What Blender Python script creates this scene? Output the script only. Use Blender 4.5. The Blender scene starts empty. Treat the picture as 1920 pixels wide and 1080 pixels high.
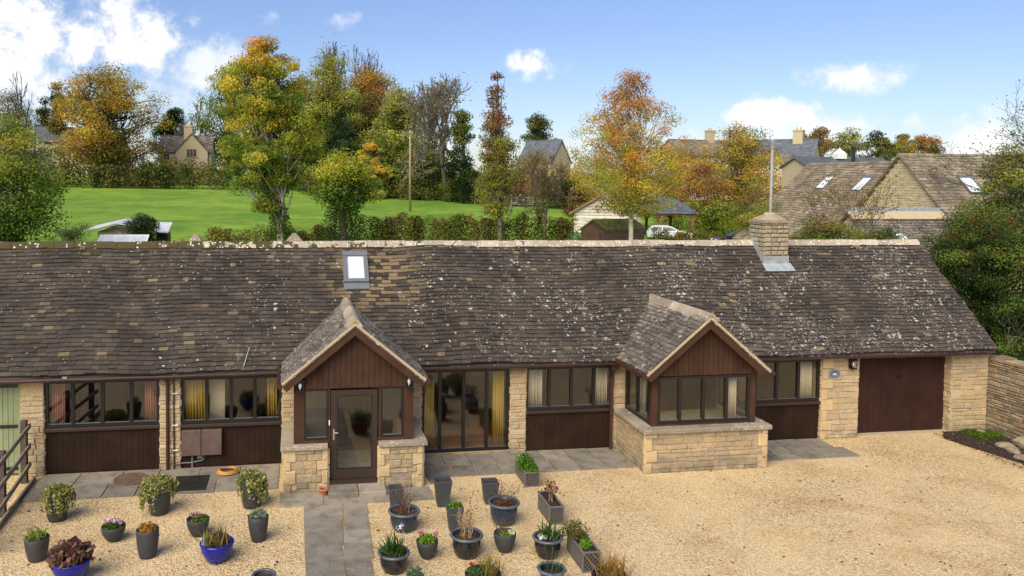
import bpy, math, random
import numpy as np
from mathutils import Vector, Matrix

random.seed(7)
RNG = np.random.default_rng(7)
S = bpy.context.scene
COL = S.collection

# ------------------------------------------------------------------ camera
FOC, PCX, PCY = 1493.689, 803.404, 399.079          # focal length and optical centre, in 1920-px units
CAM = np.array([0.0, -17.1, 6.18])


def _cam_axes(yaw, pitch, roll):
    cy, sy = math.cos(yaw), math.sin(yaw)
    cp, sp = math.cos(pitch), math.sin(pitch)
    cr, sr = math.cos(roll), math.sin(roll)
    r = np.array([cy, -sy, 0.0])
    f = np.array([sy * cp, cy * cp, -sp])
    d = np.cross(f, r)
    return np.array([cr * r + sr * d, -sr * r + cr * d, f])


AX = _cam_axes(*[math.radians(a) for a in (9.348, 2.518, -0.592)])
cd = bpy.data.cameras.new('camera')
cam = bpy.data.objects.new('camera', cd)
COL.objects.link(cam)
cd.sensor_width = 36.0
cd.lens = FOC / 1920 * 36.0
cd.shift_x = (960 - PCX) / 1920
cd.shift_y = -(540 - PCY) / 1920
cd.clip_start = 0.1
cd.clip_end = 5000
r_, u_, b_ = AX[0], -AX[1], -AX[2]
cam.matrix_world = Matrix(((r_[0], u_[0], b_[0], CAM[0]), (r_[1], u_[1], b_[1], CAM[1]),
                           (r_[2], u_[2], b_[2], CAM[2]), (0, 0, 0, 1)))
S.camera = cam


def ray(u, v):
    return AX.T @ np.array([(u - PCX) / FOC, (v - PCY) / FOC, 1.0])


def at(u, v, Y):
    """point of the survey where the sight line (u, v) meets the vertical plane y = Y"""
    r = ray(u, v)
    return CAM + (Y - CAM[1]) / r[1] * r


def pxm(u, v, Y):
    return FOC / (AX[2] @ (at(u, v, Y) - CAM))


# ------------------------------------------------------------------ light
SUN_EL, SUN_AZ = math.radians(42), math.radians(-38)   # azimuth from -Y towards +X
sd = Vector((math.sin(SUN_AZ) * math.cos(SUN_EL), -math.cos(SUN_AZ) * math.cos(SUN_EL), math.sin(SUN_EL)))
sl = bpy.data.lights.new('sun', 'SUN')
sl.energy = 2.7
sl.angle = math.radians(55)
sl.color = (1.0, 0.90, 0.72)
so = bpy.data.objects.new('sun', sl)
so.rotation_euler = sd.to_track_quat('Z', 'Y').to_euler()
so.location = (0, -20, 40)
COL.objects.link(so)

S.view_settings.view_transform = 'Standard'
S.view_settings.look = 'None'
S.view_settings.gamma = 1
S.view_settings.use_curve_mapping = False
S.view_settings.exposure = 0.95

W = bpy.data.worlds.new('World')
S.world = W
W.use_nodes = True


class NT:
    def __init__(s, tree):
        s.t = tree
        s.n = tree.nodes
        s.l = tree.links

    def new(s, typ, **kw):
        n = s.n.new(typ)
        for k, v in kw.items():
            setattr(n, k, v)
        return n

    def put(s, sock, v):
        if isinstance(v, bpy.types.NodeSocket):
            s.l.new(v, sock)
        elif v is not None:
            if hasattr(sock.default_value, '__len__') and not hasattr(v, '__len__'):
                v = (v,) * len(sock.default_value)
            if hasattr(v, '__len__') and len(v) == 3 and len(sock.default_value) == 4:
                v = tuple(v) + (1,)
            sock.default_value = v

    def math(s, op, a, b=None, c=None, clamp=False):
        n = s.new('ShaderNodeMath', operation=op, use_clamp=clamp)
        for i, x in enumerate((a, b, c)):
            if x is not None:
                s.put(n.inputs[i], x)
        return n.outputs[0]

    def mix(s, fac, a, b, blend='MIX'):
        n = s.new('ShaderNodeMix', data_type='RGBA', blend_type=blend)
        s.put(n.inputs[0], fac)
        s.put(n.inputs[6], a)
        s.put(n.inputs[7], b)
        return n.outputs[2]

    def noise(s, vec, scale, detail=3.0, rough=0.55):
        n = s.new('ShaderNodeTexNoise')
        if vec is not None:
            s.l.new(vec, n.inputs['Vector'])
        n.inputs['Scale'].default_value = scale
        n.inputs['Detail'].default_value = detail
        n.inputs['Roughness'].default_value = rough
        return n.outputs[0]

    def voro(s, vec, scale, feature='F1', rnd=1.0):
        n = s.new('ShaderNodeTexVoronoi', feature=feature)
        s.l.new(vec, n.inputs['Vector'])
        n.inputs['Scale'].default_value = scale
        n.inputs['Randomness'].default_value = rnd
        return n

    def ramp(s, fac, stops, interp='LINEAR'):
        n = s.new('ShaderNodeValToRGB')
        cr = n.color_ramp
        cr.interpolation = interp
        while len(cr.elements) < len(stops):
            cr.elements.new(0.5)
        for e, (p, c) in zip(cr.elements, stops):
            e.position = p
            e.color = tuple(c) + (1,) if hasattr(c, '__len__') else (c, c, c, 1)
        s.put(n.inputs[0], fac)
        return n.outputs[0]

    def rng(s, v, a, b, c=0.0, d=1.0, smooth=False):
        n = s.new('ShaderNodeMapRange')
        n.clamp = True
        if smooth:
            n.interpolation_type = 'SMOOTHSTEP'
        s.put(n.inputs[0], v)
        for i, x in enumerate((a, b, c, d)):
            s.put(n.inputs[i + 1], x)
        return n.outputs[0]

    def sep(s, vec):
        n = s.new('ShaderNodeSeparateXYZ')
        s.l.new(vec, n.inputs[0])
        return n.outputs

    def bump(s, h, strength=0.5, dist=0.02):
        n = s.new('ShaderNodeBump')
        n.inputs['Strength'].default_value = strength
        n.inputs['Distance'].default_value = dist
        s.l.new(h, n.inputs['Height'])
        return n.outputs[0]

    def dot(s, a, b):
        n = s.new('ShaderNodeVectorMath', operation='DOT_PRODUCT')
        s.put(n.inputs[0], a)
        s.put(n.inputs[1], b)
        return n.outputs['Value']


def sky():
    t = NT(W.node_tree)
    t.n.clear()
    out = t.new('ShaderNodeOutputWorld')
    st = t.new('ShaderNodeTexSky', sky_type='NISHITA')
    st.sun_disc = False
    st.sun_elevation = SUN_EL
    st.sun_rotation = math.pi - SUN_AZ
    st.air_density = 1.0
    st.dust_density = 0.6
    st.ozone_density = 2.5
    bg = t.new('ShaderNodeBackground')
    z_ = t.sep(t.new('ShaderNodeTexCoord').outputs['Generated'])[2]
    tint = t.ramp(t.rng(z_, 0.0, 0.5), [(0, (.63, .63, .72)), (.35, (.64, .635, .75)), (1, (.78, .77, .90))])
    t.l.new(t.mix(1.0, st.outputs[0], tint, 'MULTIPLY'), bg.inputs[0])
    bg.inputs[1].default_value = 0.10
    d = t.new('ShaderNodeTexCoord').outputs['Generated']
    n1 = t.noise(d, 11.0, 8.0, 0.62)
    n2 = t.noise(d, 34.0, 7.0, 0.65)
    nn = t.math('ADD', t.math('MULTIPLY', n1, 0.55), t.math('MULTIPLY', n2, 0.45))
    # clouds that hang in the sky: heading, size, density
    spots = [(90, 60, 300, 90, 1.5), (-40, 120, 220, 90, 1.2), (225, 50, 110, 60, .8), (385, 135, 95, 70, .75), (330, 190, 110, 50, .6),
             (1003, 120, 62, 32, .95), (1590, 146, 105, 32, .9), (1430, 215, 120, 40, 1.35), (1520, 240, 130, 36, .9), (1850, 262, 150, 55, 1.0),
             (655, 40, 45, 20, .45), (360, 40, 22, 14, .4), (490, 30, 36, 16, .4), (600, 260, 900, 60, .35), (1250, 300, 900, 70, .45)]
    tot = None
    for (u, v, su, sv, k) in spots:
        c = ray(u, v)
        c /= np.linalg.norm(c)
        e1 = np.cross(c, [0, 0, 1.0])
        e1 /= np.linalg.norm(e1)
        e2 = np.cross(e1, c)
        a = t.math('MULTIPLY', t.math('SUBTRACT', t.dot(d, tuple(e1)), 0.0), FOC / su)
        b = t.math('MULTIPLY', t.math('SUBTRACT', t.dot(d, tuple(e2)), 0.0), FOC / sv)
        q = t.math('ADD', t.math('POWER', t.math('ABSOLUTE', a), 2.0), t.math('POWER', t.math('ABSOLUTE', b), 2.0))
        m = t.math('MULTIPLY', t.math('SUBTRACT', 1.0, t.math('SQRT', q), clamp=False), 0.55)
        m = t.math('ADD', m, t.math('MULTIPLY', t.math('SUBTRACT', nn if su > 80 else n2, 0.5), 2.7 if su > 80 else 2.2))
        m = t.math('MULTIPLY', t.rng(m, 0.0, 0.62, 0, 1, True), t.rng(q, 0.35, 1.5, 1, 0, True))
        m = t.math('MULTIPLY', m, k)
        front = t.math('GREATER_THAN', t.dot(d, tuple(c)), 0.3)
        m = t.math('MULTIPLY', m, front)
        tot = m if tot is None else t.math('MAXIMUM', tot, m)
    tot = t.math('MINIMUM', tot, 0.97)
    cb = t.new('ShaderNodeBackground')
    shade = t.rng(n2, 0.3, 0.7, 0.86, 1.0)
    cc = t.new('ShaderNodeCombineColor')
    t.put(cc.inputs[0], shade)
    t.put(cc.inputs[1], shade)
    t.put(cc.inputs[2], t.math('MULTIPLY', shade, 1.02))
    t.l.new(cc.outputs[0], cb.inputs[0])
    cb.inputs[1].default_value = 0.60
    mx = t.new('ShaderNodeMixShader')
    t.l.new(tot, mx.inputs[0])
    t.l.new(bg.outputs[0], mx.inputs[1])
    t.l.new(cb.outputs[0], mx.inputs[2])
    t.l.new(mx.outputs[0], out.inputs[0])


sky()

# ------------------------------------------------------------------ mesh helpers


class MB:
    def __init__(s):
        s.v = []
        s.f = []
        s.m = []

    def add(s, vs, fs, mi=0):
        o = len(s.v)
        s.v.extend(tuple(float(c) for c in p) for p in vs)
        for f in fs:
            s.f.append(tuple(i + o for i in f))
            s.m.append(mi)

    def box(s, x0, x1, y0, y1, z0, z1, mi=0):
        s.add([(x0, y0, z0), (x1, y0, z0), (x1, y1, z0), (x0, y1, z0), (x0, y0, z1), (x1, y0, z1), (x1, y1, z1), (x0, y1, z1)],
              [(0, 3, 2, 1), (4, 5, 6, 7), (0, 1, 5, 4), (1, 2, 6, 5), (2, 3, 7, 6), (3, 0, 4, 7)], mi)
        return s

    def bar(s, a, b, w, h, up=(0, 0, 1), mi=0):
        """square bar from a to b, w wide, h high"""
        a = np.array(a, float)
        b = np.array(b, float)
        d = (b - a) / np.linalg.norm(b - a)
        r = np.cross(d, np.array(up, float))
        r /= np.linalg.norm(r)
        q = np.cross(r, d)
        vs = []
        for p in (a, b):
            for sx, sy in ((-1, -1), (1, -1), (1, 1), (-1, 1)):
                vs.append(p + r * sx * w / 2 + q * sy * h / 2)
        s.add(vs, [(0, 1, 2, 3), (7, 6, 5, 4), (0, 4, 5, 1), (1, 5, 6, 2), (2, 6, 7, 3), (3, 7, 4, 0)], mi)
        return s

    def prism(s, poly, off, mi=0):
        """polygon (list of 3D points) extruded by vector off"""
        n = len(poly)
        off = np.array(off, float)
        vs = [np.array(p, float) for p in poly] + [np.array(p, float) + off for p in poly]
        fs = [tuple(range(n)), tuple(range(2 * n - 1, n - 1, -1))]
        fs += [(i, i + n, (i + 1) % n + n, (i + 1) % n) for i in range(n)]
        s.add(vs, fs, mi)
        return s

    def tube(s, pts, rad, n=6, mi=0, cap=True):
        pts = np.array(pts, float)
        k = len(pts)
        rad = np.full(k, rad) if np.isscalar(rad) else np.array(rad, float)
        t = np.gradient(pts, axis=0)
        t /= np.linalg.norm(t, axis=1)[:, None] + 1e-9
        ref = np.array([1.0, 0, 0]) if abs(t[0][2]) > 0.7 else np.array([0, 0, 1.0])
        a = np.cross(t, ref)
        a /= np.linalg.norm(a, axis=1)[:, None] + 1e-9
        b = np.cross(t, a)
        ang = np.arange(n) * 2 * math.pi / n
        ring = pts[:, None, :] + rad[:, None, None] * (np.cos(ang)[None, :, None] * a[:, None, :] + np.sin(ang)[None, :, None] * b[:, None, :])
        o = len(s.v)
        s.v.extend(map(tuple, ring.reshape(-1, 3).tolist()))
        for i in range(k - 1):
            for j in range(n):
                j2 = (j + 1) % n
                s.f.append((o + i * n + j, o + i * n + j2, o + (i + 1) * n + j2, o + (i + 1) * n + j))
                s.m.append(mi)
        if cap:
            s.f.append(tuple(o + j for j in range(n - 1, -1, -1)))
            s.f.append(tuple(o + (k - 1) * n + j for j in range(n)))
            s.m += [mi, mi]
        return s

    def lathe(s, prof, c=(0, 0, 0), n=28, mi=0, sq=0.0, sx=1.0, loop=False):
        """profile [(r, z)...] turned round the vertical through c; sq > 0 makes it squarish"""
        o = len(s.v)
        for (r, z) in prof:
            for j in range(n):
                a = 2 * math.pi * (j + .5) / n
                ca, sa = math.cos(a), math.sin(a)
                k = 1.0
                if sq:
                    k = (1 - sq) + sq / max(abs(ca), abs(sa))
                s.v.append((c[0] + r * k * ca * sx, c[1] + r * k * sa, c[2] + z))
        kk = len(prof)
        for i in range(kk if loop else kk - 1):
            for j in range(n):
                j2 = (j + 1) % n
                i2 = (i + 1) % kk
                s.f.append((o + i * n + j, o + i * n + j2, o + i2 * n + j2, o + i2 * n + j))
                s.m.append(mi)
        if loop:
            return s
        s.f.append(tuple(o + j for j in range(n - 1, -1, -1)))
        s.f.append(tuple(o + (len(prof) - 1) * n + j for j in range(n)))
        s.m += [mi, mi]
        return s

    def mesh(s, name, mats, smooth=False):
        me = bpy.data.meshes.new(name)
        me.from_pydata(s.v, [], s.f)
        for m in (mats if isinstance(mats, (list, tuple)) else [mats]):
            me.materials.append(m)
        if max(s.m, default=0) > 0:
            me.polygons.foreach_set('material_index', s.m)
        if smooth:
            me.polygons.foreach_set('use_smooth', [True] * len(me.polygons))
        me.update()
        return me


ORG = {}


def tag(o, label=None, cat=None, group=None, kind=None):
    if label:
        o['label'] = label
    if cat:
        o['category'] = cat
    if group:
        o['group'] = group
    if kind:
        o['kind'] = kind
    return o


def root(name, label, cat, loc, group=None):
    o = bpy.data.objects.new(name, None)
    o.empty_display_size = 0.2
    o.location = loc
    COL.objects.link(o)
    ORG[o.name] = Vector([float(c) for c in loc])
    return tag(o, label, cat, group)


def put(name, me, parent=None, label=None):
    o = bpy.data.objects.new(name, me)
    COL.objects.link(o)
    if parent is not None:
        o.parent = parent
        o.matrix_parent_inverse = Matrix.Translation(-ORG.get(parent.name, Vector((0, 0, 0))))
    if label:
        o['label'] = label
    return o


def part(name, mb, mats, parent=None, smooth=False, label=None, bevel=0, auto=None):
    o = put(name, mb.mesh(name, mats, smooth), parent, label)
    if bevel:
        m = o.modifiers.new('bevel', 'BEVEL')
        m.width = bevel
        m.segments = 2
        m.limit_method = 'ANGLE'
    return o


def structure(name, mb, mats, smooth=False):
    o = put(name, mb.mesh(name, mats, smooth))
    o['kind'] = 'structure'
    return o


# ------------------------------------------------------------------ materials
MATS = {}


def mat(name, build):
    if name in MATS:
        return MATS[name]
    m = bpy.data.materials.new(name)
    m.use_nodes = True
    t = NT(m.node_tree)
    t.n.clear()
    out = t.new('ShaderNodeOutputMaterial')
    sh = build(t)
    t.l.new(sh, out.inputs[0])
    MATS[name] = m
    return m


def pbsdf(t, col, rough=0.6, normal=None, metal=0.0, spec=0.5):
    p = t.new('ShaderNodeBsdfPrincipled')
    t.put(p.inputs['Base Color'], col)
    t.put(p.inputs['Roughness'], rough)
    p.inputs['Metallic'].default_value = metal
    p.inputs['Specular IOR Level'].default_value = spec
    if normal is not None:
        t.l.new(normal, p.inputs['Normal'])
    return p.outputs[0]


def opos(t):
    return t.new('ShaderNodeTexCoord').outputs['Object']


def island(t):
    return t.new('ShaderNodeNewGeometry').outputs['Random Per Island']


def simple(name, col, rough=0.6, var=0.25, scale=6.0, bump=0.0, bscale=40.0, metal=0.0, isl=0.0, spec=0.5):
    def b(t):
        p = opos(t)
        n = t.noise(p, scale, 4.0)
        f = t.rng(n, 0.3, 0.7, 1 - var, 1 + var)
        if isl:
            f = t.math('MULTIPLY', f, t.rng(island(t), 0, 1, 1 - isl, 1 + isl))
        vm = t.new('ShaderNodeVectorMath', operation='SCALE')
        vm.inputs[0].default_value = col
        t.l.new(f, vm.inputs['Scale'])
        nm = t.bump(t.noise(p, bscale, 3.0), bump, 0.01) if bump else None
        return pbsdf(t, vm.outputs[0], rough, nm, metal, spec)
    return mat(name, b)


def roof_tile(name, base, lichen=1.0, main=False, lo=0.05, hi=0.28, tan=0.0):
    def b(t):
        p = opos(t)
        isl = island(t)
        c = t.ramp(isl, [(0, base[0]), (.45, base[1]), (.86, base[2]), (.97, base[3]), (1.0, base[4])])
        c = t.mix(t.rng(t.noise(p, 1.1, 4.0), .38, .66), c, t.mix(1.0, c, (.62, .60, .62), 'MULTIPLY'))
        c = t.mix(t.rng(t.noise(p, 24.0, 4.0), .35, .75, 0, .55), c, t.mix(1.0, c, (1.55, 1.45, 1.3), 'MULTIPLY'))
        xyz = t.sep(p)
        if main:
            # re-laid paler tiles beside the skylight
            dx = t.math('MULTIPLY', t.math('SUBTRACT', xyz[0], 1.75), 0.9)
            dz = t.math('MULTIPLY', t.math('SUBTRACT', xyz[2], 3.85), 1.5)
            q = t.math('ADD', t.math('MULTIPLY', dx, dx), t.math('MULTIPLY', dz, dz))
            k = t.math('MULTIPLY', t.rng(q, .1, 1.5, 1, 0), t.math('GREATER_THAN', t.math('ADD', isl, t.math('MULTIPLY', t.noise(p, 2.5), .6)), .72))
            c = t.mix(t.math('MULTIPLY', k, .75), c, (.26, .185, .095))
            # moss along the old ridge at the left
            ms = t.math('MULTIPLY', t.rng(xyz[2], 4.15, 4.5), t.rng(xyz[0], 5.0, -1.0))
            ms = t.math('GREATER_THAN', t.math('ADD', t.noise(p, 3.0, 5.0), t.math('MULTIPLY', ms, .3)), .80)
            c = t.mix(ms, c, (.05, .045, .012))
            dens = t.rng(xyz[0], -4.0, 13.0, lo, hi)
        else:
            dens = hi
        if lichen:
            w = t.new('ShaderNodeVectorMath', operation='ADD')
            t.l.new(p, w.inputs[0])
            nz = t.new('ShaderNodeTexNoise')
            t.l.new(p, nz.inputs['Vector'])
            nz.inputs['Scale'].default_value = 14.0
            sc = t.new('ShaderNodeVectorMath', operation='SCALE')
            t.l.new(nz.outputs['Color'], sc.inputs[0])
            sc.inputs['Scale'].default_value = 0.11
            t.l.new(sc.outputs[0], w.inputs[1])
            tot = None
            for scale, k in ((7.0, .55), (12.0, 1.0), (20., 1.1), (33., .7)):
                vo = t.voro(w.outputs[0], scale)
                rnd = t.sep(vo.outputs['Color'])[0]
                big = t.noise(p, 0.7, 3.0)
                th = t.math('MULTIPLY', dens, t.rng(big, .38, .64, .12, 2.0))
                on = t.math('LESS_THAN', rnd, t.math('MULTIPLY', th, k))
                rad = t.rng(t.sep(vo.outputs['Color'])[1], 0, 1, .14, .40)
                m = t.math('MULTIPLY', on, t.math('SUBTRACT', 1.0, t.math('DIVIDE', t.math('SUBTRACT', vo.outputs['Distance'], t.math('MULTIPLY', rad, .6)), t.math('MULTIPLY', rad, .45), clamp=True), clamp=True))
                tot = m if tot is None else t.math('MAXIMUM', tot, m)
            lc = t.mix(t.noise(p, 30.0), (.30, .27, .21), (.72, .68, .60))
            c = t.mix(t.math('MULTIPLY', tot, .85), c, lc)
        return pbsdf(t, c, .85, t.bump(t.noise(p, 45.0, 4.0), .5, .012), spec=.3)
    return mat(name, b)


def ridge_sh(t):
    p = opos(t)
    c = t.ramp(island(t), [(0, (.30, .25, .18)), (.5, (.38, .32, .23)), (1, (.46, .40, .30))])
    x = t.sep(p)[0]
    n = t.noise(p, 4.0, 5.0, .65)
    k = t.math('GREATER_THAN', t.math('ADD', n, t.rng(x, -7, 6, .28, -.12)), .56)
    c = t.mix(k, c, t.mix(t.noise(p, 20.0, 4.0), (.045, .036, .016), (.10, .078, .03)))
    v = t.voro(p, 16.0)
    r = t.sep(v.outputs['Color'])[0]
    m = t.math('MULTIPLY', t.math('LESS_THAN', r, t.rng(x, -6, 12, .18, .5)), t.math('LESS_THAN', v.outputs['Distance'], .36))
    c = t.mix(t.math('MULTIPLY', m, .85), c, (.70, .66, .58))
    return pbsdf(t, c, .9, t.bump(t.noise(p, 40.0, 4.0), .6, .015), spec=.25)


BASE = [(.047, .039, .031), (.064, .052, .041), (.079, .064, .049), (.098, .078, .055), (.20, .152, .080)]
M_ROOF = roof_tile('old_stone_slates', BASE, main=True, lo=.025, hi=.28)
M_ROOF2 = roof_tile('gable_slates', [(.075, .063, .052), (.115, .097, .08), (.16, .135, .105), (.22, .18, .13), (.3, .25, .17)], hi=.36)
M_RIDGE_MAIN = mat('mossy_ridge', lambda t: ridge_sh(t))
M_RIDGE = roof_tile('ridge_stone', [(.22, .18, .13), (.29, .24, .17), (.36, .30, .21), (.42, .36, .27), (.5, .44, .35)], hi=.30)
M_ROOF3 = roof_tile('cotswold_slates', [(.17, .138, .092), (.225, .185, .125), (.275, .228, .158), (.32, .27, .19), (.38, .33, .25)], hi=.14)
M_ROOFW = roof_tile('lichen_slates', [(.06, .045, .04), (.09, .068, .055), (.12, .09, .07), (.16, .12, .09), (.22, .17, .12)], hi=.75)


def stone(name, cols, rough=.9, grey=.25, stain=True):
    def b(t):
        p = opos(t)
        c = t.ramp(island(t), [(i / (len(cols) - 1), k) for i, k in enumerate(cols)])
        n = t.noise(p, 7.0, 6.0, .65)
        c = t.mix(t.rng(n, .42, .68, 0, grey * 2), c, (.24, .21, .165))
        c = t.mix(t.rng(t.noise(p, 30.0, 4.0), .35, .7, 0, .5), c, t.mix(1.0, c, (.7, .65, .58), 'MULTIPLY'))
        if stain:
            z = t.sep(p)[2]
            k = t.math('MULTIPLY', t.rng(z, .42, .0), t.rng(t.noise(p, 4.0, 4.0), .36, .58))
            c = t.mix(t.math('MULTIPLY', k, .7), c, (.13, .115, .085))
        return pbsdf(t, c, rough, t.bump(t.noise(p, 26.0, 6.0, .7), .9, .03), spec=.25)
    return mat(name, b)


GOLD = [(.52, .375, .20), (.58, .43, .235), (.47, .345, .19), (.62, .48, .29), (.45, .36, .23), (.60, .48, .31)]
M_STONE = stone('golden_limestone', GOLD, grey=.10)
M_STONE2 = stone('rubble_limestone', [(.46, .33, .17), (.55, .40, .21), (.40, .32, .20), (.57, .41, .21), (.33, .28, .20), (.50, .36, .19)], grey=.30)
M_ASHLAR = stone('dressed_quoins', [(.60, .43, .23), (.66, .49, .27), (.56, .41, .22)], grey=.06)
M_MORTAR = simple('lime_mortar', (.45, .33, .185), .95, .25, 9, .5, 60)
M_OLDW = stone('weathered_stone', [(.36, .30, .2), (.44, .36, .24), (.31, .265, .18), (.48, .40, .27), (.39, .31, .2)], grey=.3)
M_OLDM = simple('weathered_mortar', (.13, .105, .07), .95, .3, 6, .5, 50)
M_YARD = stone('boundary_stone', [(.26, .20, .11), (.40, .31, .18), (.17, .135, .085), (.46, .37, .23), (.27, .125, .055), (.34, .28, .17)], grey=.4)
M_LEDGE = roof_tile('weathered_ledge', [(.25, .21, .15), (.3, .25, .18), (.34, .285, .2), (.38, .32, .235), (.42, .36, .27)], hi=.5)
M_PALE = stone('pale_stone', [(.50, .40, .25), (.55, .44, .28), (.46, .37, .24)], grey=.12, stain=False)
M_GABLE = stone('mottled_stone', [(.54, .44, .26), (.62, .51, .31), (.50, .41, .25), (.66, .55, .36), (.58, .47, .29)], grey=.14, stain=False)

M_BROWN = simple('brown_paint', (.058, .027, .0145), .7, .22, 3, .15, 60, isl=.12, spec=.2)
M_DKBROWN = simple('dark_brown_paint', (.025, .0125, .0066), .7, .28, 2.2, .1, 60, isl=.10, spec=.15)
M_FRAME = simple('black_brown_frame', (.012, .009, .008), .38, .15, 3)
M_GARAGE = simple('garage_brown', (.036, .0155, .010), .65, .22, 2, .1, 50, isl=.06, spec=.2)
M_GUTTER = simple('brown_plastic', (.050, .019, .015), .35, .12, 3)
M_DOOR = simple('door_brown', (.034, .019, .012), .45, .15, 3)
M_LEAD = simple('lead', (.30, .33, .355), .5, .2, 6, .3, 20)
M_STEEL = simple('grey_steel', (.13, .14, .15), .4, .1, 5)
M_SLGLASS = simple('frosted_blind', (.80, .83, .86), .25, .04, 3)
M_BLACK = simple('black_metal', (.012, .012, .013), .35, .1, 5)
M_WHITE = simple('white_plastic', (.75, .74, .7), .4, .05, 5)
M_BRASS = simple('brushed_brass', (.55, .47, .33), .3, .1, 8, metal=.7)
M_METER = simple('meter_brown', (.105, .066, .050), .6, .22, 5, .2, 30)
M_GREEN = simple('sage_paint', (.225, .265, .135), .55, .12, 4, .1, 40, isl=.06)
M_WOODG = simple('weathered_rail', (.21, .165, .11), .85, .35, 8, .6, 40)
M_WOODD = simple('dark_post', (.07, .052, .038), .85, .35, 8, .6, 40)
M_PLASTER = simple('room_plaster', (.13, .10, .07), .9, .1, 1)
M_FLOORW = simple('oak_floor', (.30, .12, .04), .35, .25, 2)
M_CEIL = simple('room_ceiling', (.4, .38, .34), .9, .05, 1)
M_POTG = simple('charcoal_pot', (.036, .037, .039), .62, .18, 12, .25, 60)
M_POTR = simple('grey_square_pot', (.043, .046, .051), .6, .2, 10, .25, 60)
M_POTN = simple('dark_glazed_pot', (.016, .016, .018), .16, .35, 14)
M_POTB = simple('slate_blue_glaze', (.022, .034, .052), .2, .45, 10)
M_POTR2 = simple('pewter_rim', (.085, .095, .105), .35, .2, 14)
M_COBALT = simple('cobalt_glaze', (.008, .012, .21), .12, .35, 9)
M_TROUGH = simple('pewter_trough', (.030, .028, .026), .55, .2, 12)
M_LATT = simple('trough_lattice', (.15, .135, .12), .5, .15, 12)
M_TERRA = simple('terracotta', (.34, .115, .05), .75, .2, 10)
M_SOIL = simple('potting_soil', (.030, .020, .014), .95, .5, 30, .9, 50)
M_HOSE = simple('orange_hose', (.55, .26, .05), .4, .1, 6)
M_RUST = simple('rusty_cover', (.125, .075, .048), .8, .35, 9, .4, 50)
M_GRATE = simple('mossy_grate', (.020, .016, .010), .9, .5, 6, .5, 40)
M_BARK = simple('grey_bark', (.15, .125, .095), .9, .35, 5, .6, 12)
M_BARKD = simple('dark_bark', (.06, .048, .036), .9, .35, 5, .6, 12)
M_BIRCH = simple('pale_bark', (.42, .36, .27), .8, .35, 3, .4, 10)
M_TWIG = simple('brown_twig', (.105, .07, .045), .9, .3, 5)
M_STRAW = simple('straw_stem', (.40, .27, .13), .85, .3, 8)
M_SLATE = simple('blue_slate', (.12, .13, .15), .6, .25, 1.5, .3, 8, isl=.15)
M_SHEDW = simple('shed_boards', (.19, .105, .07), .8, .3, 3, .4, 20, isl=.2)
M_BARNW = simple('silvered_boards', (.66, .60, .52), .85, .2, 2, .4, 20, isl=.14)
M_ROOFF = simple('mossy_felt', (.16, .155, .045), .95, .5, 2.0, .4, 10)
M_TARP = simple('pale_tarp', (.52, .53, .56), .5, .15, 2)
M_OAK = simple('oak_post', (.26, .12, .05), .75, .2, 4, .4, 20)
M_CARW = simple('white_car_paint', (.75, .77, .8), .15, .03, 3)
M_CARD = simple('dark_car_paint', (.02, .022, .025), .15, .03, 3)
M_TYRE = simple('tyre', (.02, .02, .02), .8, .1, 4)
M_POLE = simple('timber_pole', (.28, .20, .12), .85, .2, 3)
M_GALV = simple('galvanised_pole', (.26, .26, .25), .5, .15, 4)
M_DARKWIN = simple('dark_window_glass', (.02, .022, .025), .12, .1, 4)
M_BUTT = simple('green_plastic', (.06, .11, .035), .5, .15, 4)


def glass():
    def b(t):
        ge = t.new('ShaderNodeNewGeometry')
        cs = t.math('ABSOLUTE', t.dot(ge.outputs['Incoming'], ge.outputs['Normal']))
        fr = t.math('ADD', .045, t.math('MULTIPLY', .95, t.math('POWER', t.math('SUBTRACT', 1.0, cs, clamp=True), 5.0)))
        tr = t.new('ShaderNodeBsdfTransparent')
        tr.inputs[0].default_value = (.94, .95, .94, 1)
        gl = t.new('ShaderNodeBsdfGlossy')
        gl.inputs['Roughness'].default_value = 0.02
        gl.inputs[0].default_value = (.95, .95, .95, 1)
        mx = t.new('ShaderNodeMixShader')
        t.l.new(t.math('MULTIPLY', fr, 1.25, clamp=True), mx.inputs[0])
        t.l.new(tr.outputs[0], mx.inputs[1])
        t.l.new(gl.outputs[0], mx.inputs[2])
        return mx.outputs[0]
    return mat('window_glass', b)


M_GLASS = glass()


def cloth(name, col):
    def b(t):
        d = t.new('ShaderNodeBsdfDiffuse')
        p = opos(t)
        c = t.mix(t.noise(p, 20.0), tuple(x * .85 for x in col), tuple(min(1, x * 1.1) for x in col))
        t.l.new(c, d.inputs[0])
        tl = t.new('ShaderNodeBsdfTranslucent')
        t.l.new(c, tl.inputs[0])
        mx = t.new('ShaderNodeMixShader')
        mx.inputs[0].default_value = .25
        t.l.new(d.outputs[0], mx.inputs[1])
        t.l.new(tl.outputs[0], mx.inputs[2])
        return mx.outputs[0]
    return mat(name, b)


C_PINK = cloth('pink_cloth', (.62, .27, .20))
C_YEL = cloth('yellow_cloth', (.66, .46, .10))
C_CREAM = cloth('cream_cloth', (.78, .68, .50))
C_BLIND = cloth('beige_cloth', (.62, .52, .36))


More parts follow.
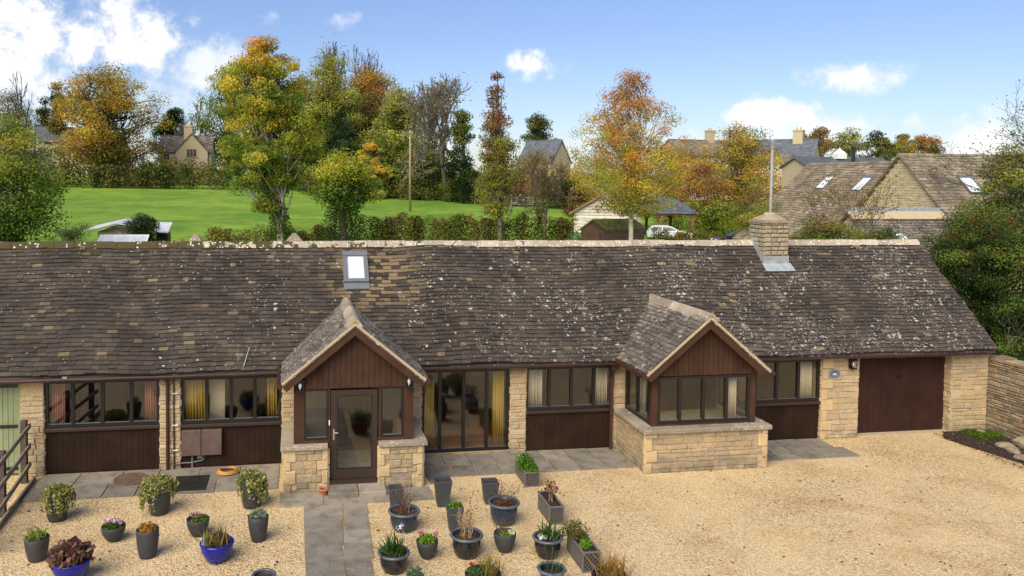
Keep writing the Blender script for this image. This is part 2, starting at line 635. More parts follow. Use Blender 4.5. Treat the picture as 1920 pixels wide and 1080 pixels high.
def gravel():
    def b(t):
        p = opos(t)
        w = t.new('ShaderNodeVectorMath', operation='MULTIPLY')
        t.l.new(p, w.inputs[0])
        w.inputs[1].default_value = (1, 1, 0)
        q = w.outputs[0]
        v1 = t.voro(q, 29.0)
        v2 = t.voro(q, 62.0)
        r1 = t.sep(v1.outputs['Color'])[0]
        r2 = t.sep(v2.outputs['Color'])[1]
        stops = [(0, (.19, .11, .04)), (.12, (.40, .235, .08)), (.35, (.60, .395, .155)), (.6, (.73, .525, .245)), (.82, (.82, .65, .37)), (.93, (.84, .745, .54)), (1, (.62, .53, .40))]
        c = t.mix(t.math('GREATER_THAN', r2, .45), t.ramp(r1, stops), t.ramp(r2, stops))
        d = t.rng(v1.outputs['Distance'], .25, .75)
        c = t.mix(t.math('MULTIPLY', d, .55), c, (.20, .115, .05))
        big = t.noise(p, .35, 4.0)
        c = t.mix(t.rng(big, .35, .65, .0, .42), c, (.80, .60, .32))
        c = t.mix(t.rng(t.noise(p, .8, 6.0, .65), .50, .68, 0, .45), c, t.mix(1.0, c, (.66, .58, .48), 'MULTIPLY'))
        xy = t.sep(p)
        rr = t.math('SQRT', t.math('ADD', t.math('POWER', t.math('SUBTRACT', xy[0], 3.0), 2.0), t.math('POWER', t.math('SUBTRACT', xy[1], -14.0), 2.0)))
        rr = t.math('ADD', rr, t.math('MULTIPLY', t.noise(p, .6, 4.0), 1.1))
        tr = None
        for c0 in (11.6, 13.2):
            k = t.rng(t.math('ABSOLUTE', t.math('SUBTRACT', rr, c0)), .10, .42, 1, 0, True)
            tr = k if tr is None else t.math('MAXIMUM', tr, k)
        tr = t.math('MULTIPLY', t.math('MULTIPLY', tr, t.rng(xy[0], 7.0, 10.0)), t.rng(t.noise(p, 1.3, 4.0), .35, .6, .2, .6))
        c = t.mix(tr, c, t.mix(1.0, c, (.80, .73, .64), 'MULTIPLY'))
        h = t.math('ADD', t.math('MULTIPLY', t.math('SUBTRACT', 1.0, v1.outputs['Distance']), 1.0), t.math('MULTIPLY', r2, .5))
        return pbsdf(t, c, .8, t.bump(h, .75, .02), spec=.3)
    return mat('pea_gravel', b)


M_GRAVEL = gravel()


def meadow():
    def b(t):
        p = opos(t)
        c = t.mix(t.rng(t.noise(p, .10, 5.0, .6), .36, .64), (.115, .225, .020), (.215, .345, .036))
        c = t.mix(t.rng(t.noise(p, .30, 6.0, .75), .44, .62, 0, .75), c, (.078, .165, .016))
        w = t.new('ShaderNodeVectorMath', operation='MULTIPLY')
        t.l.new(p, w.inputs[0])
        w.inputs[1].default_value = (.5, 1.0, 1)
        c = t.mix(t.rng(t.noise(w.outputs[0], .22, 5.0, .7), .50, .66, 0, .7), c, (.215, .27, .05))
        c = t.mix(t.rng(t.noise(p, 2.2, 4.0, .7), .56, .66, 0, .5), c, (.20, .19, .05))
        return pbsdf(t, c, .9, t.bump(t.noise(p, 4.0, 5.0), .6, .1), spec=.15)
    return mat('meadow_grass', b)


M_MEADOW = meadow()


def paving():
    def b(t):
        p = opos(t)
        c = t.ramp(island(t), [(0, (.16, .14, .11)), (.35, (.235, .205, .16)), (.7, (.32, .28, .215)), (1, (.21, .183, .143))])
        n = t.noise(p, 3.2, 6.0, .65)
        c = t.mix(t.rng(n, .45, .7, 0, .75), c, (.095, .08, .058))
        c = t.mix(t.rng(t.noise(p, 14.0, 5.0), .58, .72, 0, .6), c, (.33, .30, .25))
        return pbsdf(t, c, .8, t.bump(t.noise(p, 18.0, 5.0), .5, .015), spec=.35)
    return mat('stone_flags', b)


M_PAVE = paving()


def leafmat(name='leaf', trans=.48):
    def b(t):
        a = t.new('ShaderNodeAttribute')
        a.attribute_name = 'Col'
        d = t.new('ShaderNodeBsdfDiffuse')
        t.l.new(a.outputs['Color'], d.inputs[0])
        tl = t.new('ShaderNodeBsdfTranslucent')
        t.l.new(a.outputs['Color'], tl.inputs[0])
        mx = t.new('ShaderNodeMixShader')
        mx.inputs[0].default_value = trans
        t.l.new(d.outputs[0], mx.inputs[1])
        t.l.new(tl.outputs[0], mx.inputs[2])
        return mx.outputs[0]
    return mat(name, b)


M_LEAF = leafmat()


# ------------------------------------------------------------------ leaves
def leaf_mesh(name, pts, size, cols, aspect=.6, up=.35, rng=RNG, m=None, out=None):
    pts = np.asarray(pts, float)
    n = len(pts)
    nr = rng.normal(size=(n, 3))
    nr /= np.linalg.norm(nr, axis=1)[:, None]
    nr[:, 2] += up
    if out is not None:
        nr += out
    nr /= np.linalg.norm(nr, axis=1)[:, None]
    tg = np.cross(nr, rng.normal(size=(n, 3)))
    tg /= np.linalg.norm(tg, axis=1)[:, None] + 1e-9
    bt = np.cross(nr, tg)
    sz = (np.full(n, size) if np.isscalar(size) else np.asarray(size)) * rng.uniform(.65, 1.3, n)
    L = tg * sz[:, None] * .5
    Wd = bt * sz[:, None] * .5 * aspect
    V = np.stack([pts + L, pts + Wd + L * .15, pts - L, pts - Wd + L * .15], 1).reshape(-1, 3)
    me = bpy.data.meshes.new(name)
    me.vertices.add(4 * n)
    me.vertices.foreach_set('co', V.astype(np.float32).ravel())
    me.loops.add(4 * n)
    me.loops.foreach_set('vertex_index', np.arange(4 * n, dtype=np.int32))
    me.polygons.add(n)
    me.polygons.foreach_set('loop_start', np.arange(0, 4 * n, 4, dtype=np.int32))
    me.polygons.foreach_set('loop_total', np.full(n, 4, dtype=np.int32))
    me.update(calc_edges=True)
    at_ = me.attributes.new('Col', 'FLOAT_COLOR', 'FACE')
    cc = np.ones((n, 4), np.float32)
    cc[:, :3] = np.clip(cols, 0, 1)
    at_.data.foreach_set('color', cc.ravel())
    me.materials.append(m or M_LEAF)
    return me


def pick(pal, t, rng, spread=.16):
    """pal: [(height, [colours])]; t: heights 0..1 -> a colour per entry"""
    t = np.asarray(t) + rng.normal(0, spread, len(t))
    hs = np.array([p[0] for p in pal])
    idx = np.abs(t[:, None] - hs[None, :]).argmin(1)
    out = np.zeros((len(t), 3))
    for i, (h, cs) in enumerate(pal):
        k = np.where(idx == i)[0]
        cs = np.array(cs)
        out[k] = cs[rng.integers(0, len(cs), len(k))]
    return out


# colours of leaves
_b = lambda *c: tuple(x * 1.55 for x in c)
YG, OL, GR, DG = (.37, .38, .05), (.26, .24, .055), (.165, .24, .04), (.062, .10, .027)
YE, GO, OR, RU, MA, BR = (.64, .48, .07), (.54, .34, .06), (.64, .30, .055), (.39, .17, .06), (.19, .055, .04), (.25, .15, .07)
EV, IV, PALE = (.024, .044, .017), (.038, .066, .018), (.36, .36, .16)

PROF = {
    'round': lambda t: np.sqrt(np.clip(1 - (2 * t - 1) ** 2, 0, 1)) * .98 + .02,
    'dome': lambda t: np.clip(1 - t ** 2.2, 0, 1) ** .5,
    'vase': lambda t: np.clip(np.where(t < .35, .35 + t * 1.85, np.clip(1 - ((t - .35) / .68) ** 2.6, 0, 1) ** .62), .03, 1),
    'column': lambda t: np.clip(np.minimum(.75 + t * .9, 1.0) * np.sqrt(np.clip(1 - t ** 3, 0, 1)), .05, 1),
    'spire': lambda t: np.clip(np.minimum(.6 + 1.6 * t, 1.05) * (1 - t) ** .55, .08, 1),
    'cone': lambda t: np.clip(1 - t, .03, 1),
    'birch': lambda t: np.where(t < .5, np.clip(.55 + 1.6 * t, 0, 1), np.clip(1 - (t - .5) * 1.05, .3, 1)) * np.sqrt(np.clip(1 - t ** 6, 0, 1)),
    'box': lambda t: np.where(t > .86, .9, 1.0),
}


def terrain(x, y):
    y = np.asarray(y, float)
    z = np.where(y > 50, (np.minimum(y, 165) - 50) * .046, 0.0)
    z = z + np.where(y > 165, (np.minimum(y, 600) - 165) * .012, 0.0)
    return z


def path3(a, b, bow, rng, k=5):
    a = np.array(a, float)
    b = np.array(b, float)
    t = np.linspace(0, 1, k)[:, None]
    mid = np.array([0, 0, 1.0]) * bow
    p = a + (b - a) * t
    p = p + mid * (t * (1 - t) * 4) * -1
    p[1:-1] += rng.normal(0, .03 * np.linalg.norm(b - a), (k - 2, 3))
    return p


def tree(name, label, u, Y, top, bottom, wpx, pal, prof='round', ncl=60, lpc=110, leaf=.25, clr=.16, trunk=.2, ub=None, uc=None,
         bark=None, stems=1, ivy=None, cat='tree', group=None, seed=1, depth=1.0, dens_out=.55, twig=.03, spread=.16, stem_h=.85, up=.35, zb=None, fill=1.0, fork=.86):
    """a tree (or shrub) rooted at ub px along the depth plane Y; crown between image heights top and bottom"""
    rng = np.random.default_rng(seed)
    uc = u if uc is None else uc
    ub = u if ub is None else ub
    base = at(ub, 400, Y)
    base[2] = float(terrain(base[0], Y)) if zb is None else zb
    zt = at(uc, top, Y)[2]
    zc = max(at(uc, bottom, Y)[2], base[2] + .05)
    cx = at(uc, .5 * (top + bottom), Y)[0]
    Rw = wpx / 2 / pxm(uc, .5 * (top + bottom), Y)
    H = zt - zc
    f = PROF[prof]
    cl = clr * Rw * 2
    # clump centres through the crown's volume, more of them near its surface
    t = rng.uniform(0, 1, ncl * 6)
    keep = rng.uniform(0, 1, ncl * 6) < f(t) ** 1.3
    t = t[keep][:ncl]
    n = len(t)
    an = rng.uniform(0, 2 * math.pi, n)
    rr = rng.uniform(0, 1, n) ** dens_out
    lump = 1 + .16 * np.sin(3 * an + rng.uniform(0, 6)) + rng.normal(0, .1, n)
    r = f(t) * Rw * rr * np.clip(lump, .6, 1.25)
    r = np.maximum(r - cl * .6, 0) if prof not in ('column', 'spire') else np.maximum(r - cl * .4, 0)
    C = np.stack([cx + r * np.cos(an), Y + r * np.sin(an) * depth, zc + t * H * .97], 1)
    sc = rng.uniform(.6, 1.35, n)
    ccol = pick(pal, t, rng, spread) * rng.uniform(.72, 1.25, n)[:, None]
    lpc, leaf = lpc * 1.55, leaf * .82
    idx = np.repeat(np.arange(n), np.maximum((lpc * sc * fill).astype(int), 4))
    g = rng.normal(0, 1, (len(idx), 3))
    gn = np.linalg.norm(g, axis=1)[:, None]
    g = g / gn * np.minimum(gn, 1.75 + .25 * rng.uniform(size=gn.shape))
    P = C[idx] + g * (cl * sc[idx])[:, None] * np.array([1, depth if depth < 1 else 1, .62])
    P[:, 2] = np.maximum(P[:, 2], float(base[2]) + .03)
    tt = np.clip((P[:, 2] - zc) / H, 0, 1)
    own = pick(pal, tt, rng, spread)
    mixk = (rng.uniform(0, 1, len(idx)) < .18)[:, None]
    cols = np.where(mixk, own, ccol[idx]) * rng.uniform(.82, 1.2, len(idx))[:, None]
    gout = g / (np.linalg.norm(g, axis=1)[:, None] + 1e-6) * .55
    rc = (P - np.array([cx, Y, zc + .45 * H])) / np.array([Rw, Rw, H * .55])
    gout = gout + .55 * rc
    rt = root(name, label, cat, base, group)
    mb = MB()
    bk = bark or M_BARK
    tops = []
    fk = base.copy()
    if stems > 1:
        fk = base + np.array([(cx - base[0]) * .1, 0, fork * max(zc - base[2], .12 * (zt - base[2]))])
        mb.tube(np.array([base, base * .5 + fk * .5 + np.array([trunk * .15, 0, 0]), fk + np.array([0, 0, trunk * .6])]), [trunk * 1.2, trunk * .95, trunk * .85], 8)
    for s in range(stems):
        th = zc + H * stem_h * rng.uniform(.75, 1.0) if stems > 1 else zc + H * stem_h
        a = 2 * math.pi * (s + rng.uniform(0, .6)) / stems
        off = 0 if stems == 1 else Rw * rng.uniform(.2, .55)
        e = np.array([cx + off * math.cos(a), Y + off * math.sin(a) * depth, th])
        k = 8
        q = np.linspace(0, 1, k)[:, None]
        b0 = fk + (0 if stems == 1 else rng.normal(0, trunk * .25, 3) * np.array([1, 1, 0]))
        p = b0 + (e - b0) * np.concatenate([q ** (1.0 if stems == 1 else 1.5)] * 2 + [q], 1)
        p[1:, :2] += rng.normal(0, .015 * (th - base[2]), (k - 1, 2))
        rad = trunk * (1 if stems == 1 else .48) * (1 - .86 * q[:, 0])
        rad[0] *= 1.25
        mb.tube(p, rad, 7)
        tops.append(p)
    for i in range(n):
        sp = tops[rng.integers(0, stems)]
        zz = C[i, 2] - (.12 + .25 * rng.uniform()) * H
        j = int(np.clip(np.searchsorted(sp[:, 2], zz), 1, len(sp) - 1))
        if np.linalg.norm(C[i] - sp[j]) < .1:
            continue
        d = np.linalg.norm(C[i] - sp[j])
        mb.tube(path3(sp[j], C[i], .06 * d, rng), np.linspace(min(trunk * .3, twig * 2.2), twig * .5, 5), 4, cap=False)
    part('trunk', mb, bk, rt, smooth=True)
    put('crown', leaf_mesh('crown', P, leaf, cols, rng=rng, up=up, out=gout), rt)
    if ivy:
        iu, it, ib, iw, icols, inum = ivy
        z1, z0 = at(iu, it, Y)[2], max(at(iu, ib, Y)[2], base[2])
        rw = iw / 2 / pxm(iu, it, Y)
        q = rng.uniform(0, 1, inum)
        a = rng.uniform(0, 2 * math.pi, inum)
        rad = rw * (.55 + .45 * np.sin(q * 3.0 + .6)) * rng.uniform(.35, 1.1, inum)
        ax = base[:2] + (np.array([at(iu, it, Y)[0], Y]) - base[:2]) * q[:, None]
        P2 = np.stack([ax[:, 0] + rad * np.cos(a), ax[:, 1] + rad * np.sin(a), z0 + q * (z1 - z0)], 1)
        c2 = pick([(.5, icols)], q, rng) * rng.uniform(.6, 1.35, inum)[:, None]
        put('ivy', leaf_mesh('ivy', P2, leaf * .8, c2, rng=rng), rt)
    return rt


def bare(name, label, u, Y, top, wpx, bark, seed=1, trunk=.16, levels=5, pal=None, nleaf=0, leaf=.2, ub=None, fork=.25, ivy=None, cat='tree', group=None, up=.55, minr=.022, spread=.55, zb=None):
    """a leafless tree: branches that fork down to twigs"""
    rng = np.random.default_rng(seed)
    ub = u if ub is None else ub
    base = at(ub, 400, Y)
    base[2] = float(terrain(base[0], Y)) if zb is None else zb
    H = at(u, top, Y)[2] - base[2]
    Rw = wpx / 2 / pxm(u, top, Y)
    cx = at(u, top, Y)[0]
    segs = []
    tips = []

    def grow(p, d, L, r, lev):
        k = 4
        pts = [p]
        q = p.copy()
        dd = d.copy()
        for i in range(k):
            dd = dd + rng.normal(0, .16, 3) + np.array([0, 0, .06 * up])
            dd /= np.linalg.norm(dd)
            q = q + dd * L / k
            pts.append(q.copy())
        segs.append((np.array(pts), np.linspace(r, max(r * .6, minr), k + 1)))
        if lev == 0:
            tips.append(q)
            return
        nb = 2 if lev > levels - 2 else int(rng.integers(2, 4))
        for i in range(nb + 1):
            j = k if i < 2 else int(rng.integers(1, k + 1))
            nd = dd + rng.normal(0, spread, 3) + np.array([0, 0, .25 * up])
            nd /= np.linalg.norm(nd)
            grow(pts[j], nd, L * rng.uniform(.62, .86), max(r * .62, minr), lev - 1)

    d0 = np.array([(cx - base[0]) / max(H, 1) * .8, 0, 1.0])
    grow(base.copy(), d0 / np.linalg.norm(d0), H * fork, trunk, levels)
    allp = np.concatenate([s[0] for s in segs])
    zmax = allp[:, 2].max()
    kz = H / (zmax - base[2])
    kx = Rw / max(np.percentile(np.abs(allp[:, 0] - cx), 97), .1)
    kx = min(kx, 2.5)

    def fit(p):
        p = p.copy()
        p[:, 2] = base[2] + (p[:, 2] - base[2]) * kz
        w = np.clip((p[:, 2] - base[2]) / H * 2.5, 0, 1)
        p[:, 0] += (p[:, 0] - base[0]) * (kx - 1) * w
        return p
    rt = root(name, label, cat, base, group)
    mb = MB()
    for p, r in segs:
        mb.tube(fit(p), r, 4 if r[0] < .06 else 7, cap=False)
    part('trunk', mb, bark, rt, smooth=True)
    if nleaf:
        tp = fit(np.array(tips))
        i = rng.integers(0, len(tp), nleaf)
        P = tp[i] + rng.normal(0, .035 * H, (nleaf, 3))
        tt = np.clip((P[:, 2] - base[2]) / H, 0, 1)
        put('crown', leaf_mesh('crown', P, leaf, pick(pal, tt, rng) * rng.uniform(.7, 1.3, nleaf)[:, None], rng=rng), rt)
    if ivy:
        iu, it, ib, iw, icols, inum = ivy
        z1, z0 = at(iu, it, Y)[2], max(at(iu, ib, Y)[2], base[2])
        rw = iw / 2 / pxm(iu, it, Y)
        q = rng.uniform(0, 1, inum)
        a = rng.uniform(0, 2 * math.pi, inum)
        rad = rw * (.6 + .4 * np.sin(q * 7)) * rng.uniform(.3, 1.1, inum)
        ax = base[:2] + (np.array([at(iu, it, Y)[0], Y]) - base[:2]) * q[:, None]
        P2 = np.stack([ax[:, 0] + rad * np.cos(a), ax[:, 1] + rad * np.sin(a), z0 + q * (z1 - z0)], 1)
        c2 = pick([(.5, icols)], q, rng) * rng.uniform(.6, 1.35, inum)[:, None]
        put('ivy', leaf_mesh('ivy', P2, leaf * .9, c2, rng=rng), rt)
    return rt


# ------------------------------------------------------------------ roofs and walls
def tiles(mb, O, U, V, w, h, course=.11, wr=(.14, .26), thick=.03, inside=None, wave=.012, seed=1, mi=0, gap=.004):
    """overlapping courses of slates on the plane O + u U + v V (V up the slope)"""
    rng = random.Random(seed)
    O, U, V = (np.array(a, float) for a in (O, U, V))
    U /= np.linalg.norm(U)
    V /= np.linalg.norm(V)
    N = np.cross(U, V)
    ph = [rng.uniform(0, 6) for _ in range(6)]

    def und(a, b):
        return wave * (math.sin(a * .9 + ph[0]) + .7 * math.sin(a * 2.1 + b * .8 + ph[1]) + .6 * math.sin(b * 2.0 + ph[2]))

    def lat(a, b):
        return wave * 1.1 * (math.sin(a * 1.3 + ph[3]) + .6 * math.sin(a * 3.1 + b + ph[4]))
    nc = int(round(h / course))
    c = h / nc
    for i in range(nc):
        v0, v1 = i * c, (i + 1) * c + c * .35
        if i == nc - 1:
            v1 = h
        x = -rng.uniform(0, wr[1])
        while x < w:
            ww = rng.uniform(*wr)
            a0, a1 = max(x, 0), min(x + ww, w)
            x += ww
            if a1 - a0 < .03:
                continue
            if inside and not inside((a0 + a1) / 2, v0 + c * .5):
                continue
            th = thick * rng.uniform(.75, 1.3)
            j = rng.uniform(-.012, .010) * c / .11
            dz = rng.uniform(0, .006)
            vs = []
            for (a, vv, nn) in ((a0 + gap / 2, v0 + j, th + dz), (a1 - gap / 2, v0 + j + rng.uniform(-.004, .004), th + dz + rng.uniform(-.004, .004)),
                                (a1 - gap / 2, v1, .004), (a0 + gap / 2, v1, .004)):
                vs.append(O + U * a + V * (vv + lat(a, vv)) + N * (nn + und(a, vv)))
            for (a, vv) in ((a0 + gap / 2, v0 + j), (a1 - gap / 2, v0 + j)):
                vs.append(O + U * a + V * (vv + lat(a, vv)) + N * (und(a, vv) - .012))
            mb.add(vs, [(0, 1, 2, 3), (4, 5, 1, 0), (4, 0, 3), (5, 2, 1)], mi)


def stones(mb, O, U, V, w, h, ch=(.055, .15), lw=(.14, .42), gap=.010, prot=(.002, .026), seed=1, mi=0, inside=None, ch0=.012, quoin=None):
    """coursed rubble on the plane O + u U + v V; quoin=(left, right) puts long-and-short dressed blocks (slot 2) at an edge"""
    rng = random.Random(seed)
    O, U, V = (np.array(a, float) for a in (O, U, V))
    U /= np.linalg.norm(U)
    V /= np.linalg.norm(V)
    N = np.cross(U, V)

    def blk(a0, a1, b0, b1, p, m):
        jit = lambda: rng.uniform(-.010, .010)
        k = min(ch0, (a1 - a0) * .3, (b1 - b0) * .3)
        q = [(a0, b0), (a1, b0), (a1, b1), (a0, b1)]
        back = [O + U * (a + jit() * .5) + V * (b + jit() * .5) - N * .01 for a, b in q]
        mid = [O + U * (a + jit()) + V * (b + jit()) + N * (p * .35) for a, b in q]
        q2 = [(a0 + k, b0 + k), (a1 - k, b0 + k), (a1 - k, b1 - k), (a0 + k, b1 - k)]
        top = [O + U * (a + jit() * .6) + V * (b + jit() * .6) + N * (p + rng.uniform(-.003, .003)) for a, b in q2]
        fs = [(8, 9, 10, 11)]
        for i in range(4):
            i2 = (i + 1) % 4
            fs += [(i, i2, 4 + i2, 4 + i), (4 + i, 4 + i2, 8 + i2, 8 + i)]
        mb.add(back + mid + top, fs, m)
    ql, qr = quoin or (0, 0)
    # quoins first
    spans = []
    if ql or qr:
        z = 0
        k = 0
        while z < h - .02:
            bh = min(rng.uniform(.17, .28), h - z)
            if h - z - bh < .08:
                bh = h - z
            L = ql * (1.0 if k % 2 else .55) if ql else 0
            Rr = qr * (.55 if k % 2 else 1.0) if qr else 0
            spans.append((z, z + bh, L, Rr))
            if L:
                blk(gap / 2, L - gap / 2, z + gap / 2, z + bh - gap / 2, prot[1] * 1.1, 2)
            if Rr:
                blk(w - Rr + gap / 2, w - gap / 2, z + gap / 2, z + bh - gap / 2, prot[1] * 1.1, 2)
            z += bh
            k += 1
    z = 0
    while z < h - .01:
        bh = rng.uniform(*ch)
        if h - z - bh < ch[0] * .6:
            bh = h - z
        lo, hi = 0, w
        for s in spans:
            if s[0] < z + bh - .01 and s[1] > z + .01:
                lo = max(lo, s[2])
                hi = min(hi, w - s[3])
        x = lo
        while x < hi - .01:
            ww = rng.uniform(*lw) * (.8 + bh / ch[1] * .4)
            if hi - x - ww < lw[0] * .6:
                ww = hi - x
            if not inside or inside(x + ww / 2, z + bh / 2):
                blk(x + gap / 2, x + ww - gap / 2, z + gap / 2, z + bh - gap / 2, rng.uniform(*prot), mi)
            x += ww
        z += bh


def boards(mb, O, U, V, w, h, bw=.11, thick=.02, gap=.008, mi=0, top=None, rng=random.Random(3), horiz=False):
    """board cladding: upright boards (or horizontal ones) side by side; top(u) gives the height at u"""
    O, U, V = (np.array(a, float) for a in (O, U, V))
    U /= np.linalg.norm(U)
    V /= np.linalg.norm(V)
    N = np.cross(U, V)
    n = max(1, int(round((h if horiz else w) / bw)))
    step = (h if horiz else w) / n
    for i in range(n):
        a0, a1 = i * step + gap / 2, (i + 1) * step - gap / 2
        t = thick * rng.uniform(.85, 1.1)
        if horiz:
            q = [(0, a0), (w, a0), (w, a1), (0, a1)]
            if top:
                q = [(top(a0)[0], a0), (top(a0)[1], a0), (top(a1)[1], a1), (top(a1)[0], a1)]
                if q[1][0] - q[0][0] < .02:
                    continue
        else:
            h0, h1 = (top(a0), top(a1)) if top else (h, h)
            if max(h0, h1) < .02:
                continue
            q = [(a0, 0), (a1, 0), (a1, h1), (a0, h0)]
        mb.prism([O + U * a + V * b + N * t for a, b in q][::-1], -N * t, mi)
    return mb


def window(parent, x0, x1, z0, z1, y, mulls, fw=.07, axis='x', mat_f=None, depth=.07, rail=None, mw=.07):
    """casement window in the plane y (or x, when axis is 'y'); mulls: mullion centres"""
    mf = mat_f or M_FRAME
    mb, gl = MB(), MB()

    def bx(m, a0, a1, b0, b1, d0, d1):
        if axis == 'x':
            m.box(a0, a1, y + d0, y + d1, b0, b1)
        else:
            m.box(y + d0, y + d1, a0, a1, b0, b1)
    bx(mb, x0, x1, z0, z0 + fw, 0, depth)
    bx(mb, x0, x1, z1 - fw, z1, 0, depth)
    bx(mb, x0, x0 + fw, z0 + fw, z1 - fw, 0, depth)
    bx(mb, x1 - fw, x1, z0 + fw, z1 - fw, 0, depth)
    for c in mulls:
        bx(mb, c - mw / 2, c + mw / 2, z0 + fw, z1 - fw, .004, depth)
    f = part('window', mb, mf, parent)
    ed = [x0 + fw] + [v for c in mulls for v in (c - mw / 2, c + mw / 2)] + [x1 - fw]
    for i in range(0, len(ed), 2):
        bx(gl, ed[i] - .004, ed[i + 1] + .004, z0 + fw - .004, z1 - fw + .004, depth * .55, depth * .55 + .006)
    part('pane', gl, M_GLASS, f)
    # pale beading at the foot of each light
    bd = MB()
    for i in range(0, len(ed), 2):
        bx(bd, ed[i], ed[i + 1], z0 + fw, z0 + fw + .012, depth * .3, depth * .5)
    part('glazing_bead', bd, M_STEEL, f)
    return f


def curtain(label, x0, x1, z0, z1, y, m, group='curtains hanging inside the windows', waves=6, amp=.03, axis='x'):
    mb = MB()
    n = 40
    vs = []
    for i in range(n + 1):
        t = i / n
        x = x0 + (x1 - x0) * t
        d = amp * math.sin(t * waves * 2 * math.pi) + amp * .4 * math.sin(t * waves * 4.3 + 1)
        for z, k in ((z0, 1.15), (z1, .8)):
            p = (x, y + d * k, z) if axis == 'x' else (y + d * k, x, z)
            vs.append(p)
    back = [(a, b + .006, c) if axis == 'x' else (a + .006, b, c) for a, b, c in vs]
    o = len(vs)
    fs = []
    for i in range(n):
        a = 2 * i
        fs.append((a, a + 2, a + 3, a + 1))
        fs.append((o + a, o + a + 1, o + a + 3, o + a + 2))
        fs.append((a + 1, a + 3, o + a + 3, o + a + 1))
        fs.append((a, o + a, o + a + 2, a + 2))
    mb.add(vs + back, fs)
    return tag(part('curtain', mb, m, smooth=True), label, 'curtain', group)


exec_order = []

# ------------------------------------------------------------------ ground
def ground():
    xs = np.concatenate([np.linspace(-900, -150, 9), np.linspace(-120, 260, 58), np.linspace(300, 1300, 11)])
    ys = np.concatenate([[-60, -30, 0, 20, 40, 50], np.linspace(56, 200, 40), np.linspace(230, 1500, 14)])
    mb = MB()
    X, Y = np.meshgrid(xs, ys)
    Z = terrain(X, Y) - .006
    m = (Y > 56) & (Y < 200)
    Z = Z + np.where(m, .12 * np.sin(X * .21 + 1) * np.sin(Y * .17), 0)
    nx = len(xs)
    vs = np.stack([X, Y, Z], -1).reshape(-1, 3)
    fs = [(j * nx + i, j * nx + i + 1, (j + 1) * nx + i + 1, (j + 1) * nx + i) for j in range(len(ys) - 1) for i in range(nx - 1)]
    mb.add(vs, fs)
    structure('meadow', mb, M_MEADOW, True)
    g = MB()
    g.add([(-14, -45, .002), (40, -45, .002), (40, -9, .002), (16.95, -9, .002), (16.95, .4, .002), (-14, .4, .002)], [(0, 1, 2, 3, 4, 5)])
    structure('gravel_yard', g, M_GRAVEL)


ground()


def flags(name, rows, seed, mi=0):
    """flagstones: rows of (y0, y1, x0, x1, lengths range)"""
    rng = random.Random(seed)
    mb = MB()
    for (y0, y1, x0, x1, lr) in rows:
        x = x0
        while x < x1 - .05:
            L = rng.uniform(*lr)
            if x1 - x - L < lr[0] * .6:
                L = x1 - x
            g = .012
            j = lambda s=.010: rng.uniform(-s, s)
            z = .028 + rng.uniform(0, .01)
            q = [(x + g + j(), y0 + g + j()), (x + L - g + j(), y0 + g + j()), (x + L - g + j(), y1 - g + j()), (x + g + j(), y1 - g + j())]
            mb.prism([(a, b, z) for a, b in q], (0, 0, -z - .02))
            x += L
    bd = MB()
    structure(name, mb, M_PAVE)


flags('left_terrace_paving', [(-.70, .02, -5.05, -.36, (.55, 1.1)), (-1.36, -.70, -5.12, -.36, (.6, 1.0))], 4)
flags('porch_apron_paving', [(-2.28, -1.66, -.34, 2.62, (.6, 1.0))], 5)
flags('entrance_path', [(-2.80, -2.28, .12, 1.30, (.5, .8)), (-3.42, -2.80, .12, 1.28, (.5, .75)), (-3.95, -3.42, .12, 1.26, (.45, .8)), (-4.5, -3.95, .12, 1.24, (.5, .7)),
                        (-5.1, -4.5, .13, 1.2, (.5, .7)), (-5.7, -5.1, .13, 1.2, (.45, .7)), (-6.3, -5.7, .13, 1.2, (.5, .7)), (-7.0, -6.3, .13, 1.2, (.5, .7))], 6)
flags('patio_paving', [(-.60, .06, 2.62, 7.2, (.5, .62)), (-1.2, -.60, 2.64, 7.2, (.5, .62))], 8)
flags('garage_side_paving', [(-.62, .02, 10.1, 12.36, (.5, .62)), (-1.24, -.62, 10.1, 12.55, (.5, .62))], 9)

# ------------------------------------------------------------------ the long house
EZ, SL = 2.12, .914            # eaves height at y = -0.25 and slope of the big roof
RY, RZ = 2.42, 2.12 + .914 * (2.42 + .25)
XL_, XR_ = -9.5, 16.95
HOUSE = root('barn_conversion', 'long single-storey stone and brown timber house with old slate roof, porch and garage', 'house', (5, 2.5, 0))


def on_roof(x, y, d=0.0):
    return np.array([x, y, EZ + SL * (y + .25) + d])


